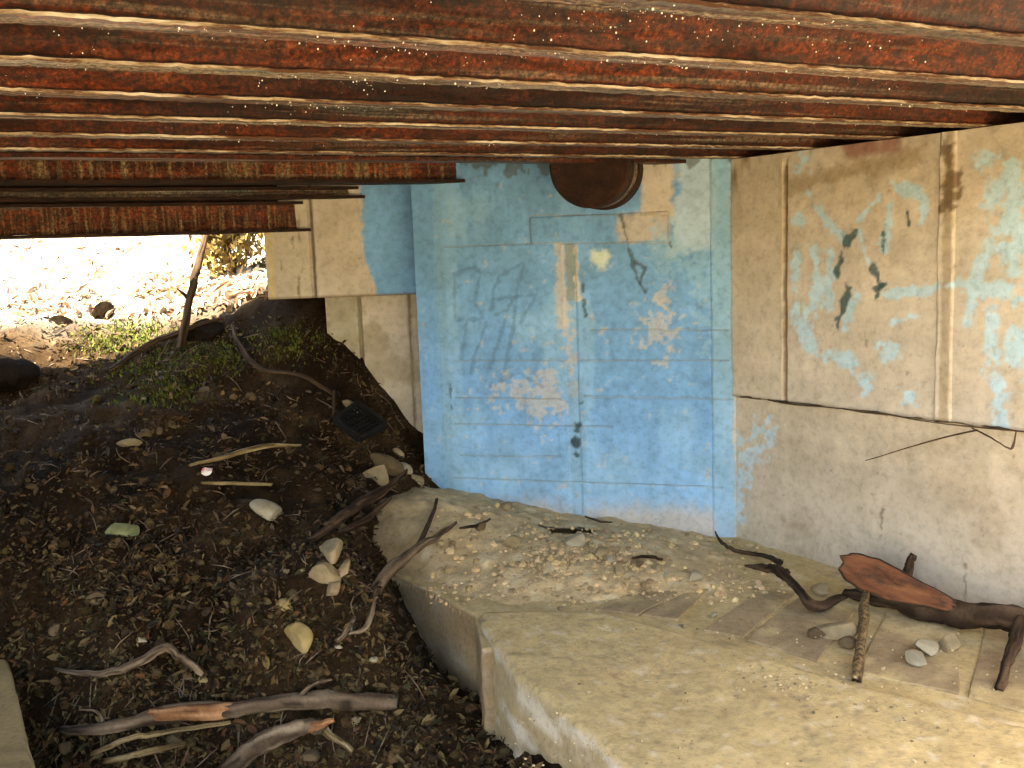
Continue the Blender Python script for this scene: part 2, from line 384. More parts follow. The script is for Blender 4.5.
def blue_colour(U, W):
    n = fbm(U * 5, W * 5, 0, 4, 81); p = fbm(U * 38, W * 38, 0, 4, 83); st = fbm(U * 22, W * 2.2, 0, 4, 85)
    c = tan_base(U, W, 3)
    h = np.clip((W - .5) / 1.2, 0, 1)
    low = sstep(.9, .5, W)
    b = BLU_L * (low * .5)[..., None] + BLU * (1 - low * .5)[..., None]
    b = b * (1 + .08 * n + .11 * p + .12 * st)[..., None]
    b = lay(b, .45 * sstep(.1, .45, n + .4 * st), BLU_L)
    ub = BLUE.uv(733, 330)[0]
    edge = U - ub + .012 * p + .02 * n
    cov = sstep(-.008, .02, edge)
    vb = BLUE.uv(570, 500)[1]
    cov *= 1 - .85 * sstep(vb + .05, vb - .08, W + .05 * n + .03 * p) * sstep(UB1 - .05, UB1 - .5, U + .1 * n) 
    cov *= 1 - .55 * sstep(.42, .62, p + .15 * n)
    c = lay(c, cov, b)
    S = lambda pts, w, rag=.5, seed=0: stroke(U, W, BLUE, pts, w, rag, seed)
    # strips
    c = lay(c, .45 * rect(U, W, BLUE, 418, 160, 439, 500, .003, .001, 5), BLU * .85)
    c = lay(c, .55 * rect(U, W, BLUE, 439, 160, 448, 500, .006, .003, 6), GREYB)
    c = lay(c, .35 * rect(U, W, BLUE, 448, 160, 460, 500, .008, .003, 7), BLU_L)
    c = lay(c, .75 * rect(U, W, BLUE, 674, 150, 714, 250, .015, .02, 8), np.array([.46, .62, .76]))
    c = lay(c, .75 * rect(U, W, BLUE, 713, 150, 734, 560, .006, .006, 9), np.array([.25, .46, .64]))
    # bare concrete
    c = lay(c, .9 * rect(U, W, BLUE, 640, 150, 672, 216, .012, .008, 10), TAN * 1.05)
    c = lay(c, .85 * rect(U, W, BLUE, 618, 214, 668, 242, .014, .006, 11), TAN * .88)
    c = lay(c, .7 * rect(U, W, BLUE, 556, 244, 566, 330, .008, .007, 12), TAN * 1.0)
    c = lay(c, .75 * rect(U, W, BLUE, 566, 244, 575, 300, .004, .004, 13), np.array([.27, .30, .22]))
    c = lay(c, .8 * rect(U, W, BLUE, 575, 244, 578, 300, .003, .006, 14), TAN * 1.2)
    c = lay(c, .6 * S([(566, 320), (571, 365), (574, 395)], 8, 1.2, 15), TAN * .95)
    c = lay(c, .55 * rect(U, W, BLUE, 570, 380, 585, 516, .004, .003, 16), GREYB)
    for pts, w in [([(497, 388), (520, 392), (548, 385), (556, 402), (540, 405)], 15), ([(650, 322), (668, 318), (672, 330), (655, 335)], 15), ([(660, 365), (666, 358)], 9), ([(664, 290), (664, 300)], 10)]:
        c = lay(c, .6 * S(pts, w * 1.15, 1.7, 17), TAN * .92 + np.array([0, .03, .05]))
    c = lay(c, .5 * S([(660, 250), (700, 270), (715, 330)], 26, 1.3, 18), BLU_L)
    c = lay(c, S([(601, 258)], 17, .35, 19), np.array([.60, .72, .66]))
    for l in HL: c = lay(c, .45 * hline(U, W, BLUE, *l, w=.0045), np.array([.30, .30, .24]))
    for q in [((531, 216, 531, 243)), ((531, 243, 668, 243)), ((531, 215, 668, 215)), ((668, 215, 668, 243))]: c = lay(c, .5 * hline(U, W, BLUE, *q, w=.004), np.array([.30, .26, .17]))
    for L in GRAF: c = lay(c, .42 * S([(440 + x / 3.2, 240 + y / 3.2) for x, y in L], 3.4, .5, 20), np.array([.075, .17, .32]))
    for (x, y), w in [((578, 427), 7), ((577, 443), 8), ((574, 444), 5), ((577, 456), 7), ((582, 402), 5)]: c = lay(c, .9 * S([(x, y)], w, .9, 21), DARKT)
    for pts in [[(582, 278), (583, 292)], [(584, 300), (585, 315)], [(450, 385), (452, 415)], [(668, 240), (672, 247)]]: c = lay(c, .8 * S(pts, 2.6, .9, 22), DARKT * 1.5)
    for pts in [[(621, 215), (628, 240), (632, 262), (640, 285)], [(640, 285), (645, 268), (636, 262)], [(640, 285), (646, 292)]]: c = lay(c, .75 * S(pts, 2.8, .9, 23), np.array([.06, .08, .09]))
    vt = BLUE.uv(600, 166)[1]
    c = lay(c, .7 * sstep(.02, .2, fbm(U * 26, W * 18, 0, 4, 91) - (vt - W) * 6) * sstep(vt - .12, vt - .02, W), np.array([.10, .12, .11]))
    return c
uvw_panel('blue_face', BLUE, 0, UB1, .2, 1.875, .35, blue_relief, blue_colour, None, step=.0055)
bf = bpy.data.objects['blue_face']; bf.parent = blue_root; bf.matrix_parent_inverse = Matrix.Translation(-blue_root.location)

# --- left end of the abutment: an upper block overhanging a recessed lower block
ul0, ul1 = LEFT.uv(418, 250)[0] - .03, LEFT.uv(265, 250)[0]
vj = LEFT.uv(340, 297)[1]
def left_relief(U, W):
    r = .002 * fbm(U * 12, W * 12, 0, 4, 12)
    r -= .012 * rect(U, W, LEFT, 309, 150, 314, 330, .003, .001)
    r += .008 * rect(U, W, LEFT, 314, 150, 360, 330, .003, .001)
    return r
def left_colour(U, W):
    c = tan_base(U, W, 9) * .86
    n = fbm(U * 6, W * 6, 0, 4, 95); p = fbm(U * 38, W * 38, 0, 4, 96)
    (ua, va), (ub, vb) = LEFT.uv(360, 200), LEFT.uv(377, 292)
    slant = np.clip((LEFT.uv(362, 262)[1] - W) / .11, 0, 1) * (LEFT.uv(362, 255)[0] - LEFT.uv(377, 292)[0])
    cov = sstep(.006, -.006, U - ua + slant + .016 * p + .012 * n)
    c = lay(c, cov, BLU * .95 * (1 + .15 * n + .12 * p)[..., None])
    c = lay(c, .8 * rect(U, W, LEFT, 265, 150, 272, 320, .004, .002, 3), np.array([.55, .45, .22]))  # yellow strip paints sunlight on the block's outer edge
    c = lay(c, .8 * rect(U, W, LEFT, 310, 150, 313, 320, .003, .001, 4), np.array([.12, .08, .05]))
    c = lay(c, .4 * rect(U, W, LEFT, 272, 150, 308, 320, .004, .002, 5), np.array([.46, .42, .32]))
    c = lay(c, .7 * sstep(.2, .4, fbm(U * 60, W * 20, 0, 3, 97)) * (rect(U, W, LEFT, 274, 200, 282, 320, .006, .004, 6) + rect(U, W, LEFT, 290, 200, 302, 320, .01, .006, 8)), np.array([.12, .10, .07]))
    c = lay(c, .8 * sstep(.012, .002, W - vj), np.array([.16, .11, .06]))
    return c
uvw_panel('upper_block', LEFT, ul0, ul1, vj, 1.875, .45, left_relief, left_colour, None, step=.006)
llu = LEFTLOW.uv(327, 330)[0]
def low_relief(U, W):
    r = .003 * fbm(U * 10, W * 10, 0, 4, 14)
    r -= .010 * rect(U, W, LEFTLOW, 363, 280, 366, 520, .003, .001)
    return r
def low_colour(U, W):
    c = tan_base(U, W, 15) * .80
    c = lay(c, .8 * rect(U, W, LEFTLOW, 363, 290, 366, 500, .003, .001, 4), np.array([.12, .08, .05]))
    c = lay(c, .75 * rect(U, W, LEFTLOW, 412, 290, 415, 500, .003, .002, 4), np.array([.10, .07, .04]))
    c = lay(c, .5 * rect(U, W, LEFTLOW, 325, 290, 363, 345, .01, .02, 5), np.array([.26, .26, .16]))
    n = fbm(U * 7, W * 7, 0, 4, 99)
    c = lay(c, .5 * sstep(.1, .35, n), np.array([.24, .20, .11]))
    return c
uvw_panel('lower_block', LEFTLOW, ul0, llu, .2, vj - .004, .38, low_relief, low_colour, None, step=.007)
for nm in ('upper_block', 'lower_block'):
    o = bpy.data.objects[nm]; o.parent = blue_root; o.matrix_parent_inverse = Matrix.Translation(-blue_root.location)

# --- wing wall
wing_root = tag(empty('wing_wall', WING.at(860, 560)), 'tan concrete wing wall with pale blue paint strokes, nearest wall on the right', 'wall')
c6 = lambda L: [(700 + x / 2.26, 120 + y / 2.26) for x, y in L]
vA = [WING.uv(770, 399), WING.uv(1024, 430)]
def joint_v(U):
    t = (U - vA[0][0]) / (vA[1][0] - vA[0][0]); return vA[0][1] + t * (vA[1][1] - vA[0][1])
VJ = .5 * (vA[0][1] + vA[1][1])
PALE = [([(222, 300), (222, 380), (226, 455)], 20), ([(268, 290), (272, 370), (250, 440), (245, 470)], 24), ([(240, 480), (275, 530), (345, 545)], 24), ([(270, 195), (300, 235), (335, 272)], 15), ([(365, 225), (410, 175)], 11),
        ([(450, 152), (490, 160), (517, 185)], 20), ([(512, 205), (510, 235)], 10), ([(438, 195), (420, 295)], 16), ([(365, 250), (388, 325)], 9), ([(358, 395), (335, 475)], 18), ([(425, 397), (560, 375), (625, 362)], 14), ([(440, 458), (490, 447)], 13),
        ([(440, 522)], 34), ([(385, 598)], 30), ([(475, 620)], 32), ([(705, 115), (672, 165), (685, 195)], 36), ([(725, 175), (690, 240), (650, 305), (622, 370), (608, 450)], 24), ([(725, 250)], 60), ([(650, 378), (725, 385)], 28), ([(665, 440), (668, 530), (692, 690)], 26),
        ([(722, 480), (715, 545)], 28), ([(650, 92)], 26), ([(230, 222)], 22), ([(255, 165)], 16), ([(240, 92)], 36), ([(790, 380), (760, 480), (770, 640)], 30), ([(800, 120), (840, 200), (790, 330)], 30), ([(300, 300), (300, 420)], 18), ([(360, 545)], 20), ([(700, 300), (720, 330)], 26)]
TEAL = [([(357, 248), (340, 275)], 17), ([(332, 300), (318, 345)], 13), ([(345, 378), (332, 420), (318, 462)], 18), ([(425, 258), (420, 298)], 14), ([(398, 335), (415, 372), (400, 408)], 14), ([(425, 372), (400, 380)], 12), ([(478, 210), (478, 240)], 6)]
def wing_relief(U, W):
    r = .004 * fbm(U * 9, W * 9, 0, 4, 22)
    r -= .010 * rect(U, W, WING, 786, 160, 790, 402, .003, .001)
    r += .007 * rect(U, W, WING, 942, 100, 957, 420, .004, .001)
    return r
def wing_colour(U, W):
    c = tan_base(U, W, 25)
    S = lambda L, w, rag=.5, seed=0: stroke(U, W, WING, c6(L), w / 2.26, rag, seed, .0034)
    c = lay(c, .55 * S([(210, 150), (320, 120), (480, 85)], 34, .4, 3), TAN_D)
    c = lay(c, .3 * rect(U, W, WING, 735, 120, 788, 560, .01, .006, 30), np.array([.52, .43, .30]))
    c = lay(c, .75 * rect(U, W, WING, 786, 165, 790, 402, .003, .002, 31), np.array([.16, .09, .04]))
    c = lay(c, .5 * rect(U, W, WING, 947, 130, 956, 420, .004, .003, 32), TAN_D)
    c = lay(c, .45 * rect(U, W, WING, 941, 130, 946, 425, .003, .003, 33), TAN * 1.25)
    c = lay(c, .85 * S([(572, 70), (572, 190)], 24, .9, 34), np.array([.14, .09, .045]))
    for i, (L, w) in enumerate(PALE): c = lay(c, .92 * S(L, w * 1.05, .75, 40 + i), CYAN * (1 + .12 * fbm(U * 30, W * 30, 0, 3, 77))[..., None])
    for i, (L, w) in enumerate(TEAL): c = lay(c, .88 * S(L, w * .75, .9, 80 + i), np.array([.03, .085, .10]))
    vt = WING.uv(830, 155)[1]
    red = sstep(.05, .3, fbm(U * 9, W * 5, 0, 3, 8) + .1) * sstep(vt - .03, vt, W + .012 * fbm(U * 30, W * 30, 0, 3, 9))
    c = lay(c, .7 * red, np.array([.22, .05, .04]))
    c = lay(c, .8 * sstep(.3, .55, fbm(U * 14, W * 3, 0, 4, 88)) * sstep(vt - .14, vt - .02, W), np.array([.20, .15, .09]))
    c = lay(c, .55 * sstep(.010, .001, np.abs(W - joint_v(U))), np.array([.14, .09, .05]))
    return c
def wing_low_colour(U, W):
    c = tan_base(U, W, 27) * np.array([.90, .875, .82])
    S = lambda L, w, rag=.5, seed=0: stroke(U, W, WING, c6(L), w / 2.26, rag, seed, .0034)
    for i, (L, w) in enumerate([([(130, 700), (130, 740)], 36), ([(172, 695)], 28), ([(110, 780), (90, 830)], 34), ([(85, 720), (90, 900)], 18)]):
        c = lay(c, .7 * S(L, w, 1.4, 50 + i), CYAN * .95)
    c = lay(c, .7 * S([(600, 1000), (598, 1100)], 4, .4, 7), np.array([.2, .16, .1])); c = lay(c, .7 * S([(413, 880), (408, 940)], 5, 1.2, 7), np.array([.15, .11, .07]))
    b = WING.uv(900, 590)[1]
    c = lay(c, .4 * sstep(b + .12, b - .05, W + .06 * fbm(U * 6, W * 6, 0, 3, 55)), np.array([.36, .29, .19]))
    return c
uE = WING.uv(1024, 400)[0] + .12
WL = 3.6
ZTOP = EYE + .277
def _unused(which):
    pl = WING
    f = (0, uE)
    if which == 'upper':
        o = uvw_panel('upper_slab', pl, 0, WL, 0, 1, .40, lambda U, W: np.zeros(U.shape), lambda U, W: np.ones(U.shape + (3,)), None, fine_u=f, step=.0055)
    return o
def uv_grid_panel(name, lo, hi, thick, relief, colour, off, rows):
    us = np.unique(np.round(np.concatenate([np.linspace(0, uE, int(uE / .0055)), np.arange(uE + .1, WL, .1)]), 5)); ts = np.linspace(0, 1, rows)
    U, T = np.meshgrid(us, ts, indexing='ij'); W = lo(U) * (1 - T) + hi(U) * T
    rel = relief(U, W) + off; c = colour(U, W)
    P = WING.o + U[..., None] * WING.u + np.array([0, 0, 1.0]) * W[..., None] + WING.n * rel[..., None]
    nu, nv = U.shape; V = P.reshape(-1, 3); Fc = grid_faces(nu, nv)
    ring = [i * nv for i in range(nu)] + [(nu - 1) * nv + j for j in range(1, nv)] + [i * nv + nv - 1 for i in range(nu - 2, -1, -1)] + [j for j in range(nv - 2, 0, -1)]
    base = len(V); n = len(ring); V2 = np.concatenate([V, V[ring] - WING.n * thick]); C2 = np.concatenate([c.reshape(-1, 3), c.reshape(-1, 3)[ring]])
    faces = [tuple(q) for q in Fc] + [(ring[i], ring[(i + 1) % n], base + (i + 1) % n, base + i) for i in range(n)] + [tuple(range(base + n - 1, base - 1, -1))]
    o = mesh_obj(name, V2, faces, M['concrete'], wing_root, colors=C2)
    bm = bmesh.new(); bm.from_mesh(o.data); bmesh.ops.recalc_face_normals(bm, faces=bm.faces); bm.to_mesh(o.data); bm.free()
    o.matrix_parent_inverse = Matrix.Translation(-wing_root.location)
    return o
jag = lambda U: joint_v(U) + (.007 * fbm(U * 16, U * 0, 0, 4, 5) + .006 * np.maximum(fbm(U * 45, U * 0, 0, 3, 6), 0)) * np.where(U < uE, 1, 0)
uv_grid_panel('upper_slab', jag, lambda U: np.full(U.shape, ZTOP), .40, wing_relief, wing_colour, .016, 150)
uv_grid_panel('leak_block', lambda U: np.full(U.shape, ZTOP - .05), lambda U: np.full(U.shape, 1.86), .12, lambda U, W: 0 * U, lambda U, W: tan_base(U, W, 50) * .5, -.30, 10)  # added block behind the slab, stops light leaking between the ribs
uv_grid_panel('lower_slab', lambda U: np.full(U.shape, .1), lambda U: joint_v(U) - .007 + .004 * fbm(U * 30, U * 0, 0, 3, 16), .38, lambda U, W: .004 * fbm(U * 9, W * 9, 0, 4, 29), wing_low_colour, 0.0, 140)

# ------------------------------------------------------------------ steel deck (local x along the ribs, local y away from the viewer)
SD = np.array([math.cos(RIBROT), math.sin(RIBROT)]); ND = np.array([-math.sin(RIBROT), math.cos(RIBROT)])
ZB = EYE + .28
deck = tag(empty('steel_deck', (0, 0, ZB), RIBROT), 'rusty corrugated steel bridge deck overhead with rib edges pale from scale and painted-in light', 'bridge deck')
def s_hit(d, plane):           # where a line at distance d meets a wall
    p0 = ND * d; n = plane.n[:2]; return float(((plane.o[:2] - p0) @ n) / (SD @ n))
RIBS = [.70, 1.00, 1.30, 1.575, 1.86, 2.15, 2.46, 2.78]
def make_rib(d0, k):
    s1 = s_hit(d0, WING) + .45; s0 = -7.0
    ss = np.concatenate([np.arange(s0, -2.2, .25), np.arange(-2.2, s1, .011)]); ss = np.append(ss, s1)
    prof = [(-.045, .068), (-.004, .009), (-.0085, .0048), (-.0095, .000), (.042, .000), (.054, .004), (.062, .012), (.105, .068)]
    nprof = len(prof); V = []
    for i, s in enumerate(ss):
        a = .0002 * float(vnoise(s * 5, k * 3.1)) + .0020 * float(vnoise(s * 85, k * 5.7)) + .0005 * float(vnoise(s * 19, k * 4.1)); b = .0003 * float(vnoise(s * .8, k * 2.2)) + .0016 * float(vnoise(s * 80, k * 1.7))
        for j, (y, z) in enumerate(prof):
            e = a if j in (2, 3) else .3 * a
            V.append((s, d0 + y + e, z + (b if 0 < j < nprof - 1 else 0) - (.6 * abs(a) if j == 3 else 0)))
    Fc, mi = [], []
    for i in range(len(ss) - 1):
        for j in range(nprof - 1):
            Fc.append((i * nprof + j, i * nprof + j + 1, (i + 1) * nprof + j + 1, (i + 1) * nprof + j)); mi.append({0: 0, 1: 0, 2: 1, 3: 2, 4: 2, 5: 0, 6: 0}[j])
    return mesh_obj('rib', V, Fc, None, deck, mats=[M['rust'], M['lip'], M['rust_pale']], midx=mi)
for k, d0 in enumerate(RIBS): make_rib(d0, k)
# plate above the ribs, cut to the walls
Vp, Fp = [], []
ds = np.linspace(.63, 3.0, 14)
for d in ds: Vp += [(-7, d, .066), (s_hit(d, WING) + .5, d, .066), (-7, d, .085), (s_hit(d, WING) + .5, d, .085)]
for i in range(len(ds) - 1):
    a, b = i * 4, i * 4 + 4
    Fp += [(a, b, b + 1, a + 1), (a + 2, a + 3, b + 3, b + 2)]
e = (len(ds) - 1) * 4
Fp += [(0, 1, 3, 2), (e, e + 2, e + 3, e + 1)]
mesh_obj('deck_plate', Vp, Fp, M['rust'], deck)
# edge trim under the last rib
def bar(name, d0, d1, z0, z1, s0, s1, mat, parent, jit=.002, seg=.03, mats=None):
    ss = np.append(np.arange(s0, s1, seg if s1 - s0 < 6 else .05), s1); V, Fc = [], []
    for i, s in enumerate(ss):
        a = jit * float(vnoise(s * 11, d0 * 9)); b = jit * float(vnoise(s * 15, d0 * 7 + 3))
        V += [(s, d0 + a, z0 + b), (s, d1, z0 + .4 * b), (s, d1, z1), (s, d0 + a * .5, z1)]
    for i in range(len(ss) - 1):
        q = i * 4; Fc += [(q + j, q + (j + 1) % 4, q + 4 + (j + 1) % 4, q + 4 + j) for j in range(4)]
    Fc += [(3, 2, 1, 0), tuple(len(V) - 4 + j for j in range(4))]
    return mesh_obj(name, V, Fc, mat, parent)
bar('edge_angle', 2.925, 3.0, -.004, .008, -7, s_hit(2.93, WING) + .05, M['rust'], deck)
bar('edge_upstand', 2.985, 3.0, .008, .085, -7, s_hit(2.93, WING) + .05, M['rust_dark'], deck)
bar('far_plate', 2.9, 4.25, .0865, .10, -7, 2.2, M['rust_dark'], deck)

# water droplets hanging from the ribs
dv, df = [], []
ico = bmesh.new(); bmesh.ops.create_icosphere(ico, subdivisions=1, radius=1); iv = np.array([v.co[:] for v in ico.verts]); jf = np.array([[v.index for v in f.verts] for f in ico.faces]); ico.free()
nd = 0
while nd < 4200:
    k = int(rng.integers(0, len(RIBS))); d0 = RIBS[k]; s = float(rng.normal(-1.0 if rng.random() < .65 else .7, .7))
    if s > s_hit(d0, WING) - .02 or vnoise(s * 3, k * 5.0) + .6 * vnoise(s * 11, k * 4.0) < .22: continue
    u = rng.random(); r = float(np.clip(rng.lognormal(-7.3, .5), .0004, .0018))
    if u < .65: dd, zz = d0 - .045 + .041 * (q := rng.random()), .068 - .055 * q
    else: dd, zz = d0 + rng.uniform(0, .055), 0.0
    p = SD * s + ND * (dd - .001); dv.append(iv * np.array([r, r, r * 1.3]) + np.array([p[0], p[1], ZB + zz - r * .6])); df.append(jf + nd * len(iv)); nd += 1
mw, ntw, bw = new_mat('white_glint_drop'); bw.inputs['Base Color'].default_value = (.92, .9, .84, 1); bw.inputs['Roughness'].default_value = .08; bw.inputs['IOR'].default_value = 1.33  # opaque white base colour paints the glint on each drop
o = mesh_obj('water_droplets', np.concatenate(dv), np.concatenate(df), mw, smooth=True)
tag(o, 'water droplets with sparkle painted white, hanging under the rusty deck ribs', 'droplets', kind='stuff')

# girders beyond the deck edge
def girder(name, label, d, z_bot, z_web, s1, flange, mat, dark_top=False):
    g = tag(empty(name, (float(SD[0] * s1 + ND[0] * d), float(SD[1] * s1 + ND[1] * d), z_bot), RIBROT), label, 'girder', 'rusty girders beyond the deck edge')
    L = -7 - s1
    bar('web', 0, .012, .012, z_web - z_bot, L, 0, mat, g, .003)
    bar('bottom_flange', -.035, flange, 0, .0115, L, 0.02, M['rust_dark'], g, .003)
    bar('top_flange', -.02, flange, z_web - z_bot + .0005, z_web - z_bot + .012, L, 0, M['rust_dark'], g, .002)
    if dark_top: bar('light_block_plate', .03, .04, z_web - z_bot + .012, 1.88 - z_bot, L, 0, M['rust_dark'], g, .002)  # added dark plate fills the gap above the web, blocking outside light
    return g
girder('steel_girder', 'rusty streaked girder just behind the deck edge, ending at the blue wall', 3.55, EYE + .252, 1.86, s_hit(3.55, BLUE) + .0, .09, M['rust_girder'])
girder('steel_girder', 'thin rusty steel angle between the two streaked girders', 3.89, EYE + .215, EYE + .25, s_hit(3.89, LEFT) + .02, .03, M['rust_pale'])
girder('steel_girder', 'farthest and lowest rusty girder, ending at the tan block over the bright gap', 4.0, EYE + .092, EYE + .2, s_hit(4.0, LEFT) + .03, .10, M['rust_girder'], True)

# ------------------------------------------------------------------ round rusty pipe under the deck edge
pc = BLUE.at(605, 171); pr = .142
pipe = tag(empty('round_pipe', pc + v3(NB, 0) * 0.0, math.atan2(NB[1], NB[0])), 'round rusty pipe end sticking out of the blue wall under the deck', 'pipe')
def lathe(name, prof, mat, parent, n=48, wob=.0):
    V, Fc = [], []
    for i in range(n):
        a = 2 * math.pi * i / n
        for (x, r) in prof:
            rr = r * (1 + wob * math.sin(3 * a + x * 20))
            V.append((x, rr * math.cos(a), rr * math.sin(a)))
    m = len(prof)
    for i in range(n):
        for j in range(m - 1): Fc.append((i * m + j, ((i + 1) % n) * m + j, ((i + 1) % n) * m + j + 1, i * m + j + 1))
    return mesh_obj(name, V, Fc, mat, parent, smooth=False)
lathe('wall_flange', [(-.02, pr), (.075, pr), (.08, pr * .97), (.08, pr * .8)], M['rust_dark'], pipe)
lathe('barrel', [(.07, pr * .95), (.175, pr * .95)], M['rust_pale'], pipe)
lathe('end_cap', [(.170, pr * .90), (.172, pr * .985), (.255, pr), (.265, pr * .95), (.262, pr * .85), (.258, pr * .4), (.257, .0005)], M['rust_dark'], pipe, wob=.008)
for i in range(3):
    a = 2 * math.pi * i / 3 + .3
    b = lathe('bolt', [(.255, .006), (.264, .005), (.2645, .0003)], M['rust'], pipe, n=6)
    b.location = (0, pr * .72 * math.cos(a), pr * .72 * math.sin(a))

# ------------------------------------------------------------------ branches
def smooth_path(P, n):
    P = [Vector(p) for p in P]; P = [P[0] * 2 - P[1]] + P + [P[-1] * 2 - P[-2]]; out = []
    for i in range(1, len(P) - 2):
        for k in range(n):
            t = k / n; a, b, c, d = P[i - 1:i + 3]
            out.append(.5 * ((2 * b) + (c - a) * t + (2 * a - 5 * b + 4 * c - d) * t * t + (3 * b - a - 3 * c + d) * t ** 3))
    out.append(P[-2]); return out
def branch_geo(P, R, n=10, sides=14, rough=.30, seed=0):
    pts = smooth_path(P, n); m = len(pts); rad = np.interp(np.linspace(0, 1, m), np.linspace(0, 1, len(R)), R); V, Fc = [], []
    up = Vector((0, 0, 1)); ref = None
    Lr = (Vector(P[0]) - Vector(P[-1])).length; wv = min(.35 * float(np.mean(R)), .006)
    pts = [p + Vector((wv * float(vnoise(i * .45, seed + .5)), wv * float(vnoise(i * .45, seed + 9.5)), wv * float(vnoise(i * .4, seed + 19.5)))) for i, p in enumerate(pts)]
    for i, p in enumerate(pts):
        t = (pts[min(i + 1, m - 1)] - pts[max(i - 1, 0)]).normalized()
        ref = ref if ref is not None else t.orthogonal().normalized()
        ref = (ref - t * ref.dot(t)).normalized(); bi = t.cross(ref)
        for k in range(sides):
            a = 2 * math.pi * k / sides; r = rad[i] * (1 + rough * float(vnoise(i * .22, math.cos(a) * 1.2 + 7, math.sin(a) * 1.2 + seed * 3.3)) + rough * .8 * float(vnoise(i * .18, math.cos(a) * 3.5, math.sin(a) * 3.5 + seed)) + rough * .35 * float(vnoise(i * 1.3, k * .9, seed)))
            ex = t * (rad[i] * .9 * float(vnoise(k * 1.7, seed + 3.3, i))) if i in (0, m - 1) else t * 0
            V.append(p + ref * (r * math.cos(a)) + bi * (r * math.sin(a)) + ex)
    for i in range(m - 1):
        for k in range(sides): Fc.append((i * sides + k, i * sides + (k + 1) % sides, (i + 1) * sides + (k + 1) % sides, (i + 1) * sides + k))
    Fc += [tuple(range(sides - 1, -1, -1)), tuple((m - 1) * sides + k for k in range(sides))]
    return V, Fc
def branch(name, P, R, mat, parent=None, origin=None, **kw):
    V, Fc = branch_geo(P, R, **kw); c = Vector(origin) if origin is not None else Vector(P[0])
    sd_ = kw.get('sides', 14); pal = PALETTE.get(mat.name)
    if pal: o = mesh_obj(name, [v - c for v in V], Fc, M['bark'], parent, smooth=True, colors=bark_cols(V, len(V) // sd_, sd_, kw.get('seed', 0), pal))
    else: o = mesh_obj(name, [v - c for v in V], Fc, mat, parent, smooth=True)
    if parent is None: o.location = c
    else: o.location = c - parent.location
    return o
def gpath(L, lift=0.0):
    return [on_ground(p[0], p[1]) - ray(p[0], p[1]) * (.012 + 1.1 * ((p[2] if len(p) > 2 else 0) + lift)) for p in L]
PALETTE = {}
def bark_cols(V, m, sides, seed, pal):
    i = np.repeat(np.arange(m), sides); k = np.tile(np.arange(sides), m); a = 2 * np.pi * k / sides
    st = fbm(np.cos(a) * 3.2 + seed, np.sin(a) * 3.2, i * .10, 4, 5); pt = fbm(np.cos(a) * .8 + seed, np.sin(a) * .8, i * .16, 3, 8)
    cr = fbm(np.cos(a) * 5 + seed, np.sin(a) * 5, i * .22, 2, 9)
    lo, mid, hi = [np.array(c) for c in pal]; t = np.clip(.5 + 1.1 * st + .7 * pt, 0, 1)[:, None]
    c = np.where(t < .5, lo + (mid - lo) * t * 2, mid + (hi - mid) * (t - .5) * 2)
    return lay(c, .8 * sstep(.22, .4, cr), lo * .5)
def stick(name, label, L, R, mat, cat='stick', group=None, lift=.006, **kw):
    return tag(branch(name, gpath(L, lift), R, mat, **kw), label, cat, group)

M['bark'] = attr_mat('bark', fine=120, amt=.45, bstr=.8, bdist=.004, rough=.9, spec=.15)
PALETTE.update({M['bark_dark'].name: ((.014, .008, .005), (.05, .030, .017), (.12, .075, .045)), M['bark_log'].name: ((.02, .012, .007), (.07, .043, .025), (.19, .13, .08)),
    M['bark_grey'].name: ((.05, .033, .02), (.15, .105, .068), (.30, .23, .155)), M['bark_pale'].name: ((.10, .065, .03), (.24, .17, .08), (.36, .28, .15)),
    M['bare_wood'].name: ((.16, .06, .025), (.36, .17, .075), (.52, .29, .15))})
# branch standing in the bright gap
b0 = on_ground(178, 352); t1 = on_y(190, 300, b0[1] + .05); t2 = on_y(199, 262, b0[1] + .12); t3 = on_y(209, 225, b0[1] + .2)
s = tag(empty('upright_branch', b0), 'thin bare branch leaning upright against the bright opening', 'branch')
branch('stem', [b0 - np.array([0, 0, .05]), t1, t2, t3], [.020, .016, .014, .011], M['bark_dark'], s, seed=4)
branch('side_twig', [t1, t1 + np.array([-.05, .0, .05])], [.009, .004], M['bark_dark'], s, sides=6)
stick('fallen_branch', 'dark branch lying across the mossy slope at the foot of the upright branch', [(110, 372, .02), (150, 345, .07), (185, 332, .10), (222, 318, .04)], [.008, .013, .012, .007], M['bark_dark'], 'branch', seed=5)
stick('fallen_branch', 'long dark crooked branch running down the slope to the black tray', [(232, 325, .05), (240, 350, .05), (262, 372, .04), (300, 378, .05), (335, 396, .02)], [.008, .010, .009, .008, .006], M['bark_dark'], 'branch', seed=6)
stick('twig', 'short thin brown twig at the foot of the tan lower wall', [(335, 395, .03), (333, 420, .03)], [.008, .005], M['bark_dark'], 'twig', sides=7)
stick('pale_stick', 'longest pale straw coloured stick on the dark soil, with a crook', [(190, 466, .015), (222, 460, .03), (262, 450, .03), (301, 446, .02)], [.005, .008, .009, .005], M['bark_pale'], seed=7)
stick('pale_stick', 'short straight straw coloured stick below the red and white wrapper', [(202, 483, .012), (235, 486, .018), (272, 485, .015)], [.005, .0065, .005], M['bark_pale'], seed=8)
s = tag(empty('dark_root', on_ground(350, 515)), 'dark split root pointing up from the soil to the blue wall corner', 'branch')
branch('main_root', gpath([(325, 528, .03), (352, 510, .06), (382, 492, .12), (407, 474, .16)]), [.015, .02, .017, .005], M['bark_dark'], s, seed=9)
branch('side_root', gpath([(340, 535, .02), (368, 518, .04), (392, 498, .05)]), [.009, .012, .005], M['bark_dark'], s, seed=10)
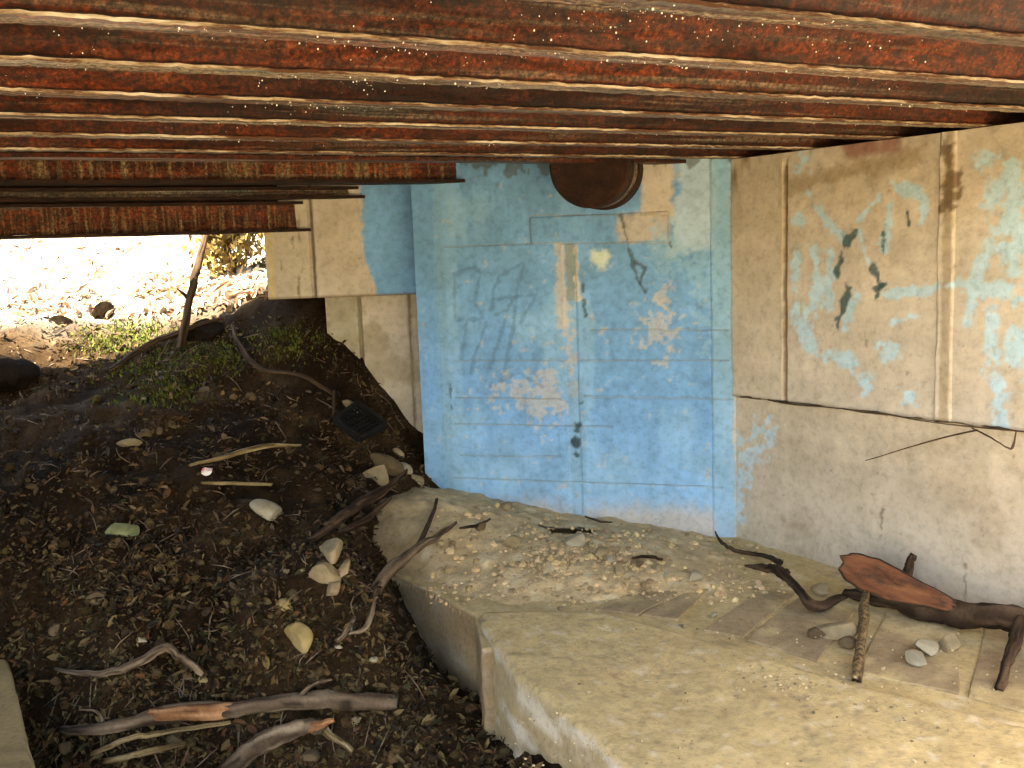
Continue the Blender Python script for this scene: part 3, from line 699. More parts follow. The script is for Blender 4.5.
branch('side_root', gpath([(300, 545, .01), (318, 538, .03), (345, 520, .03)]), [.008, .012, .010], M['bark_dark'], s, seed=11)
s = tag(empty('fallen_log', on_ground(230, 720)), 'long fallen log with an orange bare patch at the bottom of the stream bed', 'log')
ends = gpath([(62, 738, .015), (394, 708, .03)]); mids = []
for t_, qx, qy in [(.13, 105, 728), (.3, 160, 721), (.5, 230, 714), (.7, 295, 702), (.86, 345, 704)]:
    yy = ends[0][1] * (1 - t_) + ends[1][1] * t_; mids.append(on_ground(qx, qy) - ray(qx, qy) * .045)
lp = [ends[0]] + mids + [ends[1]]
branch('bark', lp, [.012, .018, .022, .024, .026, .026, .021], M['bark_grey'], s, seed=15, n=9)
branch('bare_patch', [lp[2] + np.array([-.03, -.003, .001]), lp[2] * .4 + lp[3] * .6 + np.array([0, -.005, .001]), lp[3] + np.array([.05, -.003, .001])], [.016, .0245, .018], M['bare_wood'], s, seed=16, rough=.12)
branch('side_twig', [lp[4], lp[4] + np.array([.06, -.01, .05]), lp[4] + np.array([.11, 0, .06])], [.008, .005, .003], M['bark_grey'], s, seed=70)
branch('side_twig', [lp[1], lp[1] + np.array([-.03, .03, .03]), lp[1] + np.array([-.09, .05, .03])], [.006, .004, .002], M['bark_grey'], s, seed=71)
s = tag(empty('fallen_log', on_ground(280, 745)), 'shorter grey log with a split end lying under the long fallen log', 'log')
branch('bark', gpath([(225, 775, .01), (262, 752, .03), (300, 735, .05), (322, 730, .05)]), [.022, .027, .023, .019], M['bark_grey'], s, seed=17)
branch('split_end', gpath([(310, 733, .06), (334, 723, .07)]), [.016, .006], M['bare_wood'], s, seed=18)
stick('crooked_branch', 'crooked grey branch above the long fallen log', [(56, 675, .01), (100, 675, .03), (140, 668, .04), (165, 652, .05), (182, 664, .05), (202, 677, .03)], [.005, .010, .011, .013, .012, .010], M['bark_grey'], 'branch', seed=19)
stick('thin_stick', 'upper of two thin sticks near the bottom edge below the long log', [(92, 760, .02), (130, 745, .04), (165, 738, .04), (230, 728, .05)], [.006, .008, .008, .005], M['bark_pale'], seed=20)
stick('thin_stick', 'curved yellowish stick lowest in the stream bed', [(105, 770, .02), (140, 755, .035), (185, 752, .03)], [.008, .010, .007], M['bark_pale'], seed=21)
stick('thin_stick', 'short split stick beside the split end of the shorter log', [(325, 735, .03), (352, 752, .03)], [.011, .008], M['bark_pale'], seed=22)

# ------------------------------------------------------------------ ledge
ZL = .40
lt = [on_z(404, 555, ZL), on_z(400, 575, ZL), on_z(438, 590, ZL), on_z(468, 606, ZL), on_z(477, 612, ZL)]
ledge = tag(empty('concrete_ledge', (.3, 2.8, ZL)), 'worn dusty concrete ledge at the foot of the walls', 'ledge')
def prism(name, top, z0, z1, mat, parent, colfn, bev=.02, step=.02, rough=.004, batter=0.0, inner=None):
    """polygon slab: fine top grid trimmed by the outline, battered side skirt"""
    poly = np.array(top)[:, :2]
    bm = bmesh.new(); vs = [bm.verts.new((p[0], p[1], z1)) for p in poly]; f = bm.faces.new(vs)
    r = bmesh.ops.extrude_face_region(bm, geom=[f])
    c = poly.mean(0)
    for v in [e for e in r['geom'] if isinstance(e, bmesh.types.BMVert)]:
        v.co.z = z0
    bmesh.ops.recalc_face_normals(bm, faces=bm.faces)
    if bev > 0:
        ed = [e for e in bm.edges if all(abs(v.co.z - z1) < 1e-6 for v in e.verts) or abs(e.verts[0].co.z - e.verts[1].co.z) > 1e-3]
        bmesh.ops.bevel(bm, geom=ed, offset=bev, segments=3, affect='EDGES', profile=.6)
    lo, hi = poly.min(0), poly.max(0)
    for ax in (0, 1):
        for q in np.arange(max(lo[ax], -1.2) + step, min(hi[ax], 2.2 if ax == 0 else 4.2), step):
            co = [0, 0, 0]; co[ax] = q; no = [0, 0, 0]; no[ax] = 1
            bmesh.ops.bisect_plane(bm, geom=bm.verts[:] + bm.edges[:] + bm.faces[:], dist=1e-5, plane_co=co, plane_no=no)
    for q in np.arange(z0 + step * 1.5, z1 - bev, step * 1.5):
        bmesh.ops.bisect_plane(bm, geom=bm.verts[:] + bm.edges[:] + bm.faces[:], dist=1e-5, plane_co=(0, 0, q), plane_no=(0, 0, 1))
    me = bpy.data.meshes.new(name); bm.to_mesh(me); bm.free()
    P = np.array([v.co[:] for v in me.vertices])
    if len(P):
        nz = rough * (fbm(P[:, 0] * 9, P[:, 1] * 9, P[:, 2] * 9, 4, 7) + .6 * fbm(P[:, 0] * 28, P[:, 1] * 28, P[:, 2] * 28, 3, 17))
        nr = np.array([v.normal[:] for v in me.vertices]); Q = P + nr * nz[:, None] * 2
        me.vertices.foreach_set('co', Q.ravel())
    at = me.color_attributes.new('Col', 'FLOAT_COLOR', 'POINT'); c4 = np.ones((len(P), 4), np.float32); c4[:, :3] = colfn(P, np.array([v.normal[:] for v in me.vertices])); at.data.foreach_set('color', c4.ravel())
    me.materials.append(mat); me.polygons.foreach_set('use_smooth', np.ones(len(me.polygons), bool)); me.update()
    o = bpy.data.objects.new(name, me); COL.objects.link(o); o.parent = parent; o.matrix_parent_inverse = Matrix.Translation(-parent.location)
    return o
DUST = np.array([.56, .425, .205])
def ledge_col(P, Nn):
    x, y, z = P.T
    n = fbm(x * 5, y * 5, z * 5, 4, 3); p = fbm(x * 26, y * 26, z * 26, 4, 4)
    c = DUST[None] * (1 + .10 * n + .16 * p)[:, None]
    c = lay(c, .3 * sstep(.12, .5, n), np.array([.52, .37, .18]))
    c = lay(c, .4 * sstep(.3, .55, p + .2 * n), np.array([.34, .25, .14]))
    q = fbm(x * 70, y * 70, z * 70, 2, 6); c = c * (1 + .22 * q)[:, None]
    ag = fbm(x * 45, y * 45, z * 45, 2, 24); c = lay(c, .5 * sstep(.30, .42, ag), np.array([.30, .24, .15])); c = lay(c, .5 * sstep(-.30, -.44, ag), np.array([.72, .64, .48]))
    cr = np.abs(fbm(x * 2.6, y * 2.6, 0, 4, 66)); c = lay(c, .55 * sstep(.010, .003, cr) * sstep(-.1, .2, n), np.array([.22, .16, .09]))
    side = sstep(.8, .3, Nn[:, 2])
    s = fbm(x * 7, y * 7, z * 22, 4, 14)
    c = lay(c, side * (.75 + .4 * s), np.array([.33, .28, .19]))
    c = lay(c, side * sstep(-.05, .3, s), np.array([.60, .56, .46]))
    return c
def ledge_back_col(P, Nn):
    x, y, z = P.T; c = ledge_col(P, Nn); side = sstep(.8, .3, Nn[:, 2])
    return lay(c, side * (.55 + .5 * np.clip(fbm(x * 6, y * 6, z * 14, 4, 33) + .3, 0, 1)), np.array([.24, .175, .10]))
back_top = [on_z(400, 548, ZL), on_z(393, 578, ZL), on_z(432, 592, ZL), on_z(474, 618, ZL), on_z(477, 640, ZL)]
near_r = v3(CORNER + RD * 3.2); far_c = v3(CORNER) + np.array([.1, .15, 0]); far_l = v3(CORNER + BD * 1.25) + np.array([0, .1, 0])
# front slab, a little higher and reaching back along the wing wall
front_edge = [(480, 611), (560, 608), (609, 611), (691, 634), (812, 670), (1024, 725)]
ZF = ZL + .022
fe = [on_z(px, py, ZF) for px, py in front_edge]
dirf = fe[-1] - fe[-2]; dirf = dirf / np.linalg.norm(dirf); fe.append(fe[-1] + dirf * 1.2)
bo = [on_z(480, 622, ZF), on_z(512, 672, ZF), on_z(572, 722, ZF), on_z(625, 768, ZF), on_z(700, 840, ZF)]
front_poly = list(reversed(bo)) + fe[0:] 
front_poly = front_poly + [fe[-1] + np.array([-.3, -1.3, 0])]
prism('front_slab', front_poly, -.05, ZF, M['ledge'], ledge, ledge_col, bev=.03, step=.014, rough=.0032)
bk = [on_z(393, 575, ZL), on_z(434, 592, ZL), on_z(474, 615, ZL), on_z(482, 650, ZL)]
cen = fe[3] + np.array([-.05, -.15, 0])
back_poly = [far_l] + bk + [fe[2] + np.array([.02, -.10, 0]), fe[4] + np.array([0, -.1, 0]), fe[-1] + np.array([0, -.1, 0]), v3(CORNER + RD * 3.0) + np.array([.1, 0.1, 0]), far_c]
prism('back_slab', back_poly, -.05, ZL, M['ledge'], ledge, ledge_back_col, bev=.012, step=.025, rough=.004)
# plank strips cast along the foot of the wing wall
def strip_col(P, Nn):
    x, y, z = P.T; a = np.cos(.6) * x + np.sin(.6) * y; n = fbm(a * 3, (y - x) * 30, 0, 4, 3)
    return lay(np.array([.34, .25, .14])[None] * (1 + .3 * n)[:, None], sstep(-.05, .30, fbm(x * 9, y * 9, 0, 4, 31)), np.array([.50, .385, .20]))
for (A, B, C, D) in [((598, 610), (652, 580), (690, 583), (638, 612)), ((642, 614), (700, 585), (712, 588), (676, 620)), ((700, 628), (760, 592), (792, 594), (742, 636)), ((746, 638), (800, 597), (850, 612), (818, 660)), ((858, 672), (890, 612), (960, 622), (960, 692)), ((968, 694), (985, 628), (1060, 640), (1060, 722))]:
    q = [on_z(p[0] + rng.normal(0, 2), p[1] + rng.normal(0, 1.2), ZL + .007) for p in (A, B, C, D)]
    prism('plank', q, ZL - .02, ZL + .007, M['ledge'], ledge, strip_col, bev=.003, step=.02, rough=.0030)

# opposite kerb at the bottom left
kt = [on_z(-4, 635, .32), on_z(12, 672, .32), on_z(38, 775, .32), on_z(60, 840, .32)]
kerb = tag(empty('concrete_kerb', kt[0]), 'smooth concrete kerb edge in the bottom left corner', 'kerb')
prism('kerb_block', kt + [kt[-1] + np.array([-.8, 0, 0]), kt[0] + np.array([-.7, .05, 0])], -.05, .32, M['ledge'], kerb, lambda P, Nn: ledge_col(P, Nn) * np.array([.62, .58, .50]), bev=.012, step=.04, rough=.003)

# ------------------------------------------------------------------ dirt heap against the blue wall
hp = [BLUE.at(430, 487), BLUE.at(500, 500), BLUE.at(570, 514), BLUE.at(640, 524), BLUE.at(690, 531), BLUE.at(730, 543), WING.at(760, 556), WING.at(800, 575)]
hp = [h + np.array([0, .03, 0]) for h in hp]
hp += [on_z(px, py, ZL + dz) for px, py, dz in [(395, 570, .015), (440, 575, .02), (500, 592, .012), (560, 592, .012), (600, 592, .015), (650, 590, .01), (700, 592, .008), (740, 590, .0), (480, 545, .07), (560, 560, .06), (620, 558, .05), (690, 565, .03), (440, 535, .10), (410, 530, .11), (400, 505, .17), (800, 600, -.01), (470, 605, -.008), (600, 606, -.01), (690, 610, -.012), (390, 600, -.05)]]
hp = np.array(hp); HT = TPS(hp, 1e-3)
x0, x1, y0, y1 = -.62, 1.25, 2.6, 4.15
hx, hy = np.arange(x0, x1, .012), np.arange(y0, y1, .012)
HX, HY = np.meshgrid(hx, hy, indexing='ij')
HZ = HT(HX, HY) + .014 * fbm(HX * 8, HY * 8, 0, 4, 61) + .011 * fbm(HX * 30, HY * 30, 0, 3, 62)
keep = (HZ > ZL - .03) & ((np.stack([HX, HY], -1) - CORNER) @ NB > -.04) & ((np.stack([HX, HY], -1) - CORNER) @ NR > -.05) & (HX > -.60)
def inside(px, py, poly):
    r = np.zeros(px.shape, bool); n = len(poly)
    for i in range(n):
        (xa, ya), (xb, yb) = poly[i][:2], poly[(i + 1) % n][:2]
        r ^= ((ya > py) != (yb > py)) & (px < (xb - xa) * (py - ya) / (yb - ya + 1e-12) + xa)
    return r
_bp = [np.array(p[:2]) for p in back_poly]
edge_d = seg_dist(HX, HY, [bk[0][:2] + np.array([-.4, .05]), bk[0][:2], bk[1][:2], bk[2][:2], bk[3][:2]]); out_m = ~inside(HX, HY, _bp) & (HY < bk[0][1] + .03)
HZ = np.where(out_m, np.minimum(HZ, ZL + .004) - 1.2 * edge_d, np.where(HY < bk[0][1] + .1, ZL - .006 + (HZ - ZL + .006) * sstep(0, .10, edge_d + .02 * fbm(HX * 12, HY * 12, 0, 3, 4)), HZ))
keep = (HZ > ZL - .03) & ((np.stack([HX, HY], -1) - CORNER) @ NB > -.04) & ((np.stack([HX, HY], -1) - CORNER) @ NR > -.05) & (HX > -.60)
far_from = np.min(np.hypot(HX[..., None] - hp[:, 0], HY[..., None] - hp[:, 1]), -1); keep &= far_from < .28
idx = -np.ones(HX.shape, int); idx[keep] = np.arange(keep.sum())
q = [(idx[i, j], idx[i + 1, j], idx[i + 1, j + 1], idx[i, j + 1]) for i in range(HX.shape[0] - 1) for j in range(HX.shape[1] - 1) if keep[i, j] and keep[i + 1, j] and keep[i, j + 1] and keep[i + 1, j + 1]]
hn = fbm(HX * 6, HY * 6, 0, 4, 71); hq = fbm(HX * 25, HY * 25, 0, 4, 72)
hc = np.array([.56, .42, .235]) * (1 + .2 * hn + .35 * hq)[..., None]; hc = lay(hc, .6 * sstep(.1, .4, hn), np.array([.48, .34, .18])); hc = lay(hc, .6 * sstep(.25, .45, hq), np.array([.62, .55, .38]))
hc = lay(hc, .8 * sstep(-.22, -.48, HX + .08 * hn), np.array([.20, .145, .08]))
heap = mesh_obj('dirt_heap', np.stack([HX, HY, HZ], -1)[keep], q, M['ledge'], smooth=True, colors=hc[keep])
tag(heap, 'crumbled dry dirt and mortar heaped against the foot of the blue wall', 'dirt', kind='stuff')
def heap_z(x, y): return float(HT(np.array([x]), np.array([y]))[0])
def on_heap(px, py, lift=0.0):
    d = ray(px, py); t = np.linspace(2, 5.5, 700); p = EYEP + d * t[:, None]; z = np.maximum(HT(p[:, 0], p[:, 1]), ZL); b = p[:, 2] < z
    i = int(np.argmax(b)) if b.any() else -1; r = p[i].copy(); r[2] = z[i] + lift; return r

_a, _b = on_ground(338, 642), on_heap(456, 523)
gp = [on_y(px, py, _a[1] + (_b[1] - _a[1]) * ((px - 338) / 118) ** 1.15 - .03) for px, py in [(338, 642), (356, 617), (373, 592), (400, 562), (426, 543), (456, 523)]]
s = tag(empty('forked_branch', gp[0]), 'grey forked branch leaning from the stream bed onto the ledge corner', 'branch')
branch('main_stem', gp, [.008, .014, .018, .018, .013, .006], M['bark_grey'], s, seed=12)
branch('fork', [on_ground(350, 641) - ray(350, 641) * .03, on_ground(366, 626) - ray(366, 626) * .04, gp[2] + np.array([.012, -.01, .01]), gp[2] * .6 + gp[3] * .4], [.005, .008, .009, .008], M['bark_grey'], s, seed=13)
branch('side_twig', [gp[3] * .4 + gp[4] * .6, on_heap(432, 522, .02), on_heap(437, 504, .02)], [.009, .007, .005], M['bark_dark'], s, seed=14)

# ------------------------------------------------------------------ stones
def rock_geo(r, seed, flat=.7, cuts=5, sub=3, rough=.10):
    bm = bmesh.new(); bmesh.ops.create_icosphere(bm, subdivisions=sub, radius=1); V = np.array([v.co[:] for v in bm.verts]); Fc = [tuple(v.index for v in f.verts) for f in bm.faces]; bm.free()
    rg = np.random.default_rng(seed)
    for _ in range(cuts):
        n = rg.normal(size=3); n /= np.linalg.norm(n); h = rg.uniform(.34, .66); dd = V @ n - h; V = V - np.where(dd > 0, dd * .92, 0)[:, None] * n
    V = V * (1 + rough * fbm(V[:, 0] * 2 + seed, V[:, 1] * 2, V[:, 2] * 2, 4, seed % 50))[:, None]
    V = V * np.array([1, rg.uniform(.7, 1), flat]) * r
    a = rg.uniform(0, 6.28); c, s = math.cos(a), math.sin(a); V = V @ np.array([[c, -s, 0], [s, c, 0], [0, 0, 1]]).T
    return V, Fc
def rock(name, label, p, r, mat, seed, flat=.7, cat='stone', group=None, stretch=None, tilt=0.0, cuts=5, rough=.1):
    V, Fc = rock_geo(r, seed, flat, cuts, 3, rough)
    if stretch is not None: V = V * np.array(stretch)
    if tilt: c, s = math.cos(tilt), math.sin(tilt); V = V @ np.array([[c, 0, s], [0, 1, 0], [-s, 0, c]]).T
    zmin = V[:, 2].min(); V = V - np.array([0, 0, zmin * .55])
    o = mesh_obj(name, V, Fc, mat, smooth=False); o.location = p
    return tag(o, label, cat, group)
# slope-facing stones sit on the soil, rotated to lie on the bank
def slope_rock(name, label, px, py, wpx, mat, seed, flat=.45, sx=1.0, sy=1.0, cat='stone', group=None, lift=0.0, cuts=5, rz=0.0):
    p = on_ground(px, py, lift); dist = np.linalg.norm(p - EYEP); r = wpx / F * dist / 2
    V, Fc = rock_geo(r, seed, flat, cuts, 3, .3 if 'dark' in name else .13); V = V * np.array([sx, sy, 1])
    c, s = math.cos(rz), math.sin(rz); V = V @ np.array([[c, -s, 0], [s, c, 0], [0, 0, 1]]).T
    e = .04; gxn = (ground_z(p[0] + e, p[1]) - ground_z(p[0] - e, p[1])) / (2 * e); gyn = (ground_z(p[0], p[1] + e) - ground_z(p[0], p[1] - e)) / (2 * e)
    n = Vector((-float(gxn), -float(gyn), 1)).normalized(); Q = np.array(Vector((0, 0, 1)).rotation_difference(n).to_matrix()); V = V @ Q.T
    o = mesh_obj(name, V, Fc, mat, smooth=False); o.location = Vector(p) + n * (r * flat * .18)
    return tag(o, label, cat, group)
slope_rock('stone', 'smooth cream coloured rounded stone alone in the middle of the soil bank', 267, 513, 38, M['white_stone'], 3, .5, 1, .8, cuts=2)
slope_rock('stone', 'flat pale green wedge shaped stone lying on the dark soil', 120, 533, 44, M['green_stone'], 5, .3, 1.0, .75, cuts=7, rz=.5)
slope_rock('stone', 'large yellow squarish stone in the stream bed above the long log', 300, 648, 34, M['yellow_stone'], 8, .6, 1, 1, cuts=7)
slope_rock('stone', 'small dull yellow stone just up the slope from the large yellow stone', 286, 607, 24, M['yellow_stone'], 9, .4, 1, .6)
for i, (px, py, w, l) in enumerate([(331, 561, 38, 'topmost cream block of the clustered stones beside the ledge corner'), (344, 576, 27, 'right hand small block of the clustered stones beside the ledge corner'), (326, 583, 33, 'middle left block of the clustered stones beside the ledge corner'), (334, 599, 25, 'lowest block of the clustered stones beside the ledge corner')]):
    slope_rock('stone', l, px, py, w, M['pale_stone'], 20 + i, .8, 1, .9, group='clustered pale stones by the ledge corner', lift=.012, cuts=10)
for i, (px, py, w, sx, sy, mt, l) in enumerate([(130, 446, 26, 1, .35, 'pale_stone', 'flattest pale stone of the little scatter left of the pale sticks'), (144, 434, 16, 1, .9, 'brown_stone', 'round brown stone at the upper left of the little scatter'), (160, 434, 11, 1, .9, 'brown_stone', 'smallest stone of the little scatter, between two others'), (163, 449, 18, 1, .8, 'brown_stone', 'lowest brownish stone of the little scatter'), (173, 428, 13, 1, .7, 'brown_stone', 'upper right brown stone of the little scatter')]):
    slope_rock('stone', l, px, py, w, M[mt], 30 + i, .4, sx, sy, group='scatter of small stones on the soil bank')
for i, (px, py, w, mt, l) in enumerate([(398, 455, 16, 'pale_stone', 'upper round stone at the foot of the tan lower wall'), (385, 470, 42, 'brown_stone', 'broad brown stone wedged below the black tray by the wall'), (378, 478, 44, 'pale_stone', 'broad pale slab stone under the dark root tip'), (402, 472, 26, 'white_stone', 'whitish stone touching the wall corner'), (415, 480, 22, 'pale_stone', 'small pale stone at the very corner of the blue wall'), (352, 408, 24, 'pale_stone', 'pale stone just above the black tray'), (252, 398, 14, 'brown_stone', 'small stone under the crooked dark branch'), (206, 392, 16, 'brown_stone', 'dull stone on the slope below the moss'), (255, 578, 18, 'brown_stone', 'brown stone left of the clustered pale stones'), (285, 572, 12, 'pale_stone', 'small pale pebble left of the clustered stones'), (302, 574, 12, 'pale_stone', 'small pale pebble nearest the clustered stones'), (98, 598, 22, 'brown_stone', 'tan stone at the left in the leafy stream bed'), (57, 632, 16, 'brown_stone', 'tan stone close to the concrete kerb'), (143, 641, 12, 'white_stone', 'white pebble above the crooked grey branch'), (352, 637, 9, 'white_stone', 'upper white chip beside the forked branch foot'), (340, 651, 11, 'white_stone', 'middle white chip beside the forked branch foot'), (374, 669, 11, 'white_stone', 'lowest white chip near the ledge side'), (308, 756, 24, 'brown_stone', 'tan stone beside the shorter log at the bottom edge'), (174, 738, 22, 'brown_stone', 'tan stone between the thin sticks and the long log'), (356, 725, 15, 'pale_stone', 'pale stone under the right end of the long log'), (70, 748, 26, 'brown_stone', 'dull brown stone at the left end of the long log'), (203, 687, 18, 'yellow_stone', 'dull yellow stone at the right end of the crooked branch')]):
    slope_rock('stone', l, px, py, w, M[mt], 50 + i, .55, 1, .75)
slope_rock('dark_stone', 'round black stone sitting in the bright leaf litter of the opening', 103, 316, 26, M['dark_stone'], 91, .8)
slope_rock('dark_stone', 'big earth lump with shade in its black colour at the left edge of the picture by the opening', 4, 378, 56, M['dark_stone'], 92, .5)  # near-black colour puts the shade into this earth lump
slope_rock('dark_stone', 'flat dark stone between the black lump and the round black stone', 62, 325, 34, M['dark_stone'], 93, .4, 1, .5)
slope_rock('dark_stone', 'dark stone in the mossy hollow right of the upright branch', 205, 336, 40, M['dark_stone'], 94, .5)
# rubble on the heap and ledge
RUB = [(513, 548, 22, 'pale_stone', 'large pale mortar lump nearest the middle of the dirt heap'), (575, 545, 24, 'white_stone', 'pale blocky mortar lump below the grey strip of the blue wall'), (601, 556, 18, 'pale_stone', 'rounded mortar lump right of the blocky one on the heap'), (612, 562, 12, 'white_stone', 'small white mortar lump in the middle of the gravel patch'), (618, 575, 16, 'pale_stone', 'pale stone low in the gravel patch'), (694, 582, 20, 'white_stone', 'pale stone on the planks right of the gravel patch'), (666, 577, 9, 'white_stone', 'small white stone beside the pale stone on the planks'), (505, 508, 14, 'pale_stone', 'cream lump high on the heap close to the blue wall'), (713, 618, 10, 'white_stone', 'single white chip on the bare plank strip'), (540, 568, 12, 'pale_stone', 'small lump at the near side of the dirt heap'), (640, 566, 13, 'brown_stone', 'brown lump at the right of the gravel patch'), (655, 570, 14, 'pale_stone', 'pale lump beside the brown lump on the heap'), (684, 628, 12, 'pale_stone', 'chip lying on the raised edge of the front slab'), (482, 530, 14, 'brown_stone', 'brown clod at the left of the dirt heap')]
for i, (px, py, w, mt, l) in enumerate(RUB):
    p = on_heap(px, py); d = np.linalg.norm(p - EYEP); rock('mortar_lump', l, p, w / F * d / 2, M[mt], 130 + i, .75, 'rubble', 'mortar lumps on the ledge')
for i, (px, py, w, mt, sx, l) in enumerate([(918, 656, 25, 'white_stone', 1, 'lowest white stone under the cut log'), (926, 645, 26, 'white_stone', 1, 'white stone just above the lowest one under the cut log'), (950, 640, 30, 'pale_stone', 1, 'largest pale stone under the cut log, at the right'), (836, 626, 34, 'pale_stone', 1.2, 'pale broken stone under the left fork of the log'), (818, 632, 20, 'brown_stone', 1, 'brownish clod left of the broken stone under the log'), (848, 640, 22, 'brown_stone', 1, 'dark clod right of the broken stone under the log'), (822, 588, 20, 'pale_stone', 1, 'pale stone against the wing wall behind the log')]):
    p = on_z(px, py + w * .25, ZL + .012); d = np.linalg.norm(p - EYEP); rock('stone', l, p, w / F * d / 2, M[mt], 160 + i, .62, 'stone', 'stones under the cut log', (sx, 1, 1))

def scatter_pebbles(name, label, pts, rads, cols, cat):
    V, Fc, C = [], [], []; n = 0
    for k, (p, r) in enumerate(zip(pts, rads)):
        w = iv * (1 + .28 * (rng.random(len(iv))[:, None] - .5)) * np.array([1, rng.uniform(.6, 1), rng.uniform(.5, .9)]) * r
        a = rng.uniform(0, 6.28); c, s = math.cos(a), math.sin(a); w = w @ np.array([[c, -s, 0], [s, c, 0], [0, 0, 1]])
        V.append(w + p); Fc.append(jf + n); C.append(np.broadcast_to(cols[k], (len(iv), 3))); n += len(iv)
    return tag(mesh_obj(name, np.concatenate(V), np.concatenate(Fc), M['soil'] if name == 'pebbles' else M['ledge'], colors=np.concatenate(C)), label, cat, kind='stuff')
pts, rad, cl = [], [], []
for _ in range(1900):
    if rng.random() < .45: px, py = rng.normal(590, 45), rng.normal(563, 16)
    else: px, py = rng.uniform(430, 790), rng.uniform(505, 605)
    p = on_heap(px, py)
    if (p[:2] - CORNER) @ NB < .01 or (p[:2] - CORNER) @ NR < .01: continue
    pts.append(p); rad.append(float(np.clip(rng.lognormal(-5.15, .6), .002, .02))); cl.append(np.array([.57, .43, .24]) * rng.uniform(.45, 1.2) * np.array([1, rng.uniform(.92, 1.02), rng.uniform(.85, 1.05)]))
for _ in range(500):
    px, py = rng.uniform(500, 1024), rng.uniform(620, 768); p = on_z(px, py, ZF)
    pts.append(p); rad.append(float(np.clip(rng.lognormal(-6.2, .5), .0012, .006))); cl.append(np.array([.48, .38, .22]) * rng.uniform(.3, 1.3))
for _ in range(160):
    px, py = rng.normal(800, 60), rng.normal(685, 12); p = on_z(px, py + (px - 800) * .25, ZF)
    pts.append(p); rad.append(float(rng.uniform(.0015, .006))); cl.append(np.array([.46, .35, .2]) * rng.uniform(.4, 1.3))
scatter_pebbles('gravel', 'pale gravel crumbs scattered over the dirt heap and ledge', pts, rad, cl, 'gravel')
# twigs on the heap
for (L, R, l) in [([(585, 518), (600, 523), (612, 524)], [.003, .0045, .003], 'thin dark stick lying along the foot of the blue wall'), ([(460, 530), (478, 527), (490, 521)], [.004, .006, .003], 'dark twig on the left end of the dirt heap'), ([(632, 560), (648, 558), (662, 562)], [.004, .006, .005], 'dark twig across the gravel patch')]:
    tag(branch('twig', [on_heap(*p, .006) - ray(*p) * .03 for p in L], R, M['bark_dark'], sides=6), l, 'twig')

# ------------------------------------------------------------------ cut log on the ledge
def wp(px, py, off): return WING.at(px, py, off)
logr = empty('cut_log', wp(900, 595, .2)); tag(logr, 'dark fallen log with a long orange cut face leaning by the wing wall', 'log')
trunk = [wp(846, 594, .20), wp(900, 604, .20), wp(950, 613, .19), wp(1000, 618, .18), wp(1060, 629, .17), wp(1110, 641, .17)]
branch('trunk', trunk, [.015, .026, .033, .031, .033, .034], M['bark_dark'], logr, seed=31)
# long oblique cut: a thin slab with a raised bark rim
ca, cb = wp(838, 560, .225), wp(955, 607, .215)
axis = (cb - ca); Lc = np.linalg.norm(axis); axis /= Lc; vdir = np.array([0, 0, 1.0]) - axis * axis[2]; vdir /= np.linalg.norm(vdir); ndir = np.cross(axis, vdir); ndir = ndir if ndir @ WING.n > 0 else -ndir
ndir = ndir * .88 + vdir * .47; ndir /= np.linalg.norm(ndir); vdir = np.cross(ndir, axis); vdir = vdir if vdir[2] > 0 else -vdir
def cut_face(name, mat, wid, dep, out, inset):
    V, Fc = [], []; n = 64; mid = (ca + cb) / 2
    for ringi, (k, h) in enumerate([(1.0, -dep), (1.0, out - .004), (.93, out), (.5, out - .004), (.0, out - .006)]):
        for i in range(n):
            a = 2 * math.pi * i / n; x = math.cos(a); taper = 1 - .5 * x
            jit = 1 + .16 * float(vnoise(math.cos(a) * 1.6 + 5, math.sin(a) * 1.6 + 3.3)) + .07 * float(vnoise(math.cos(a) * 5 + 5, math.sin(a) * 5))
            V.append(mid + axis * (x * (Lc / 2 + .01 - inset) * max(k, .001) * jit) + vdir * (math.sin(a) * (wid - inset) * taper * max(k, .001) * jit) + ndir * (h + .003 * float(vnoise(x * 9, math.sin(a) * 4, ringi))))
    for r in range(4):
        for i in range(n): Fc.append((r * n + i, r * n + (i + 1) % n, (r + 1) * n + (i + 1) % n, (r + 1) * n + i))
    Fc.append(tuple(range(n)))
    o = mesh_obj(name, [v - np.array(logr.location) for v in V], Fc, mat, logr, smooth=True)
    bm = bmesh.new(); bm.from_mesh(o.data); bmesh.ops.recalc_face_normals(bm, faces=bm.faces); bm.to_mesh(o.data); bm.free(); return o
cut_face('bark_rim', M['bark_dark'], .052, .035, .000, 0)
cut_face('cut_face', M['cut_wood'], .052, .015, .005, .006)
branch('stub', [wp(900, 588, .14), wp(909, 570, .13), wp(914, 554, .12)], [.013, .014, .009], M['bark_dark'], logr, seed=33)
oz = lambda px, py, z: on_z(px, py, z)
branch('side_branch', [wp(872, 597, .20), wp(846, 598, .20), oz(816, 607, .44), oz(797, 588, .46), oz(778, 566, .475)], [.014, .015, .015, .013, .010], M['bark_dark'], logr, seed=34)
branch('side_branch', [oz(786, 574, .465), oz(768, 568, .455), oz(745, 566, .45)], [.017, .013, .004], M['bark_dark'], logr, seed=35)
branch('twig', [oz(780, 562, .475), on_heap(762, 561, .02), on_heap(735, 557, .022), on_heap(722, 551, .03), on_heap(715, 545, .05)], [.008, .008, .007, .006, .003], M['bark_dark'], logr, seed=36)
base = on_z(858, 676, ZF); topl = wp(866, 592, .24)
branch('prop_branch', [topl, topl * .5 + base * .5, base + np.array([0, 0, -.005])], [.011, .013, .012], M['speckled'], logr, seed=37)
base2 = on_z(998, 690, ZL + .01); topr = wp(1022, 622, .2)
branch('prop_branch', [topr, topr * .5 + base2 * .5, base2], [.015, .014, .010], M['bark_dark'], logr, seed=38)

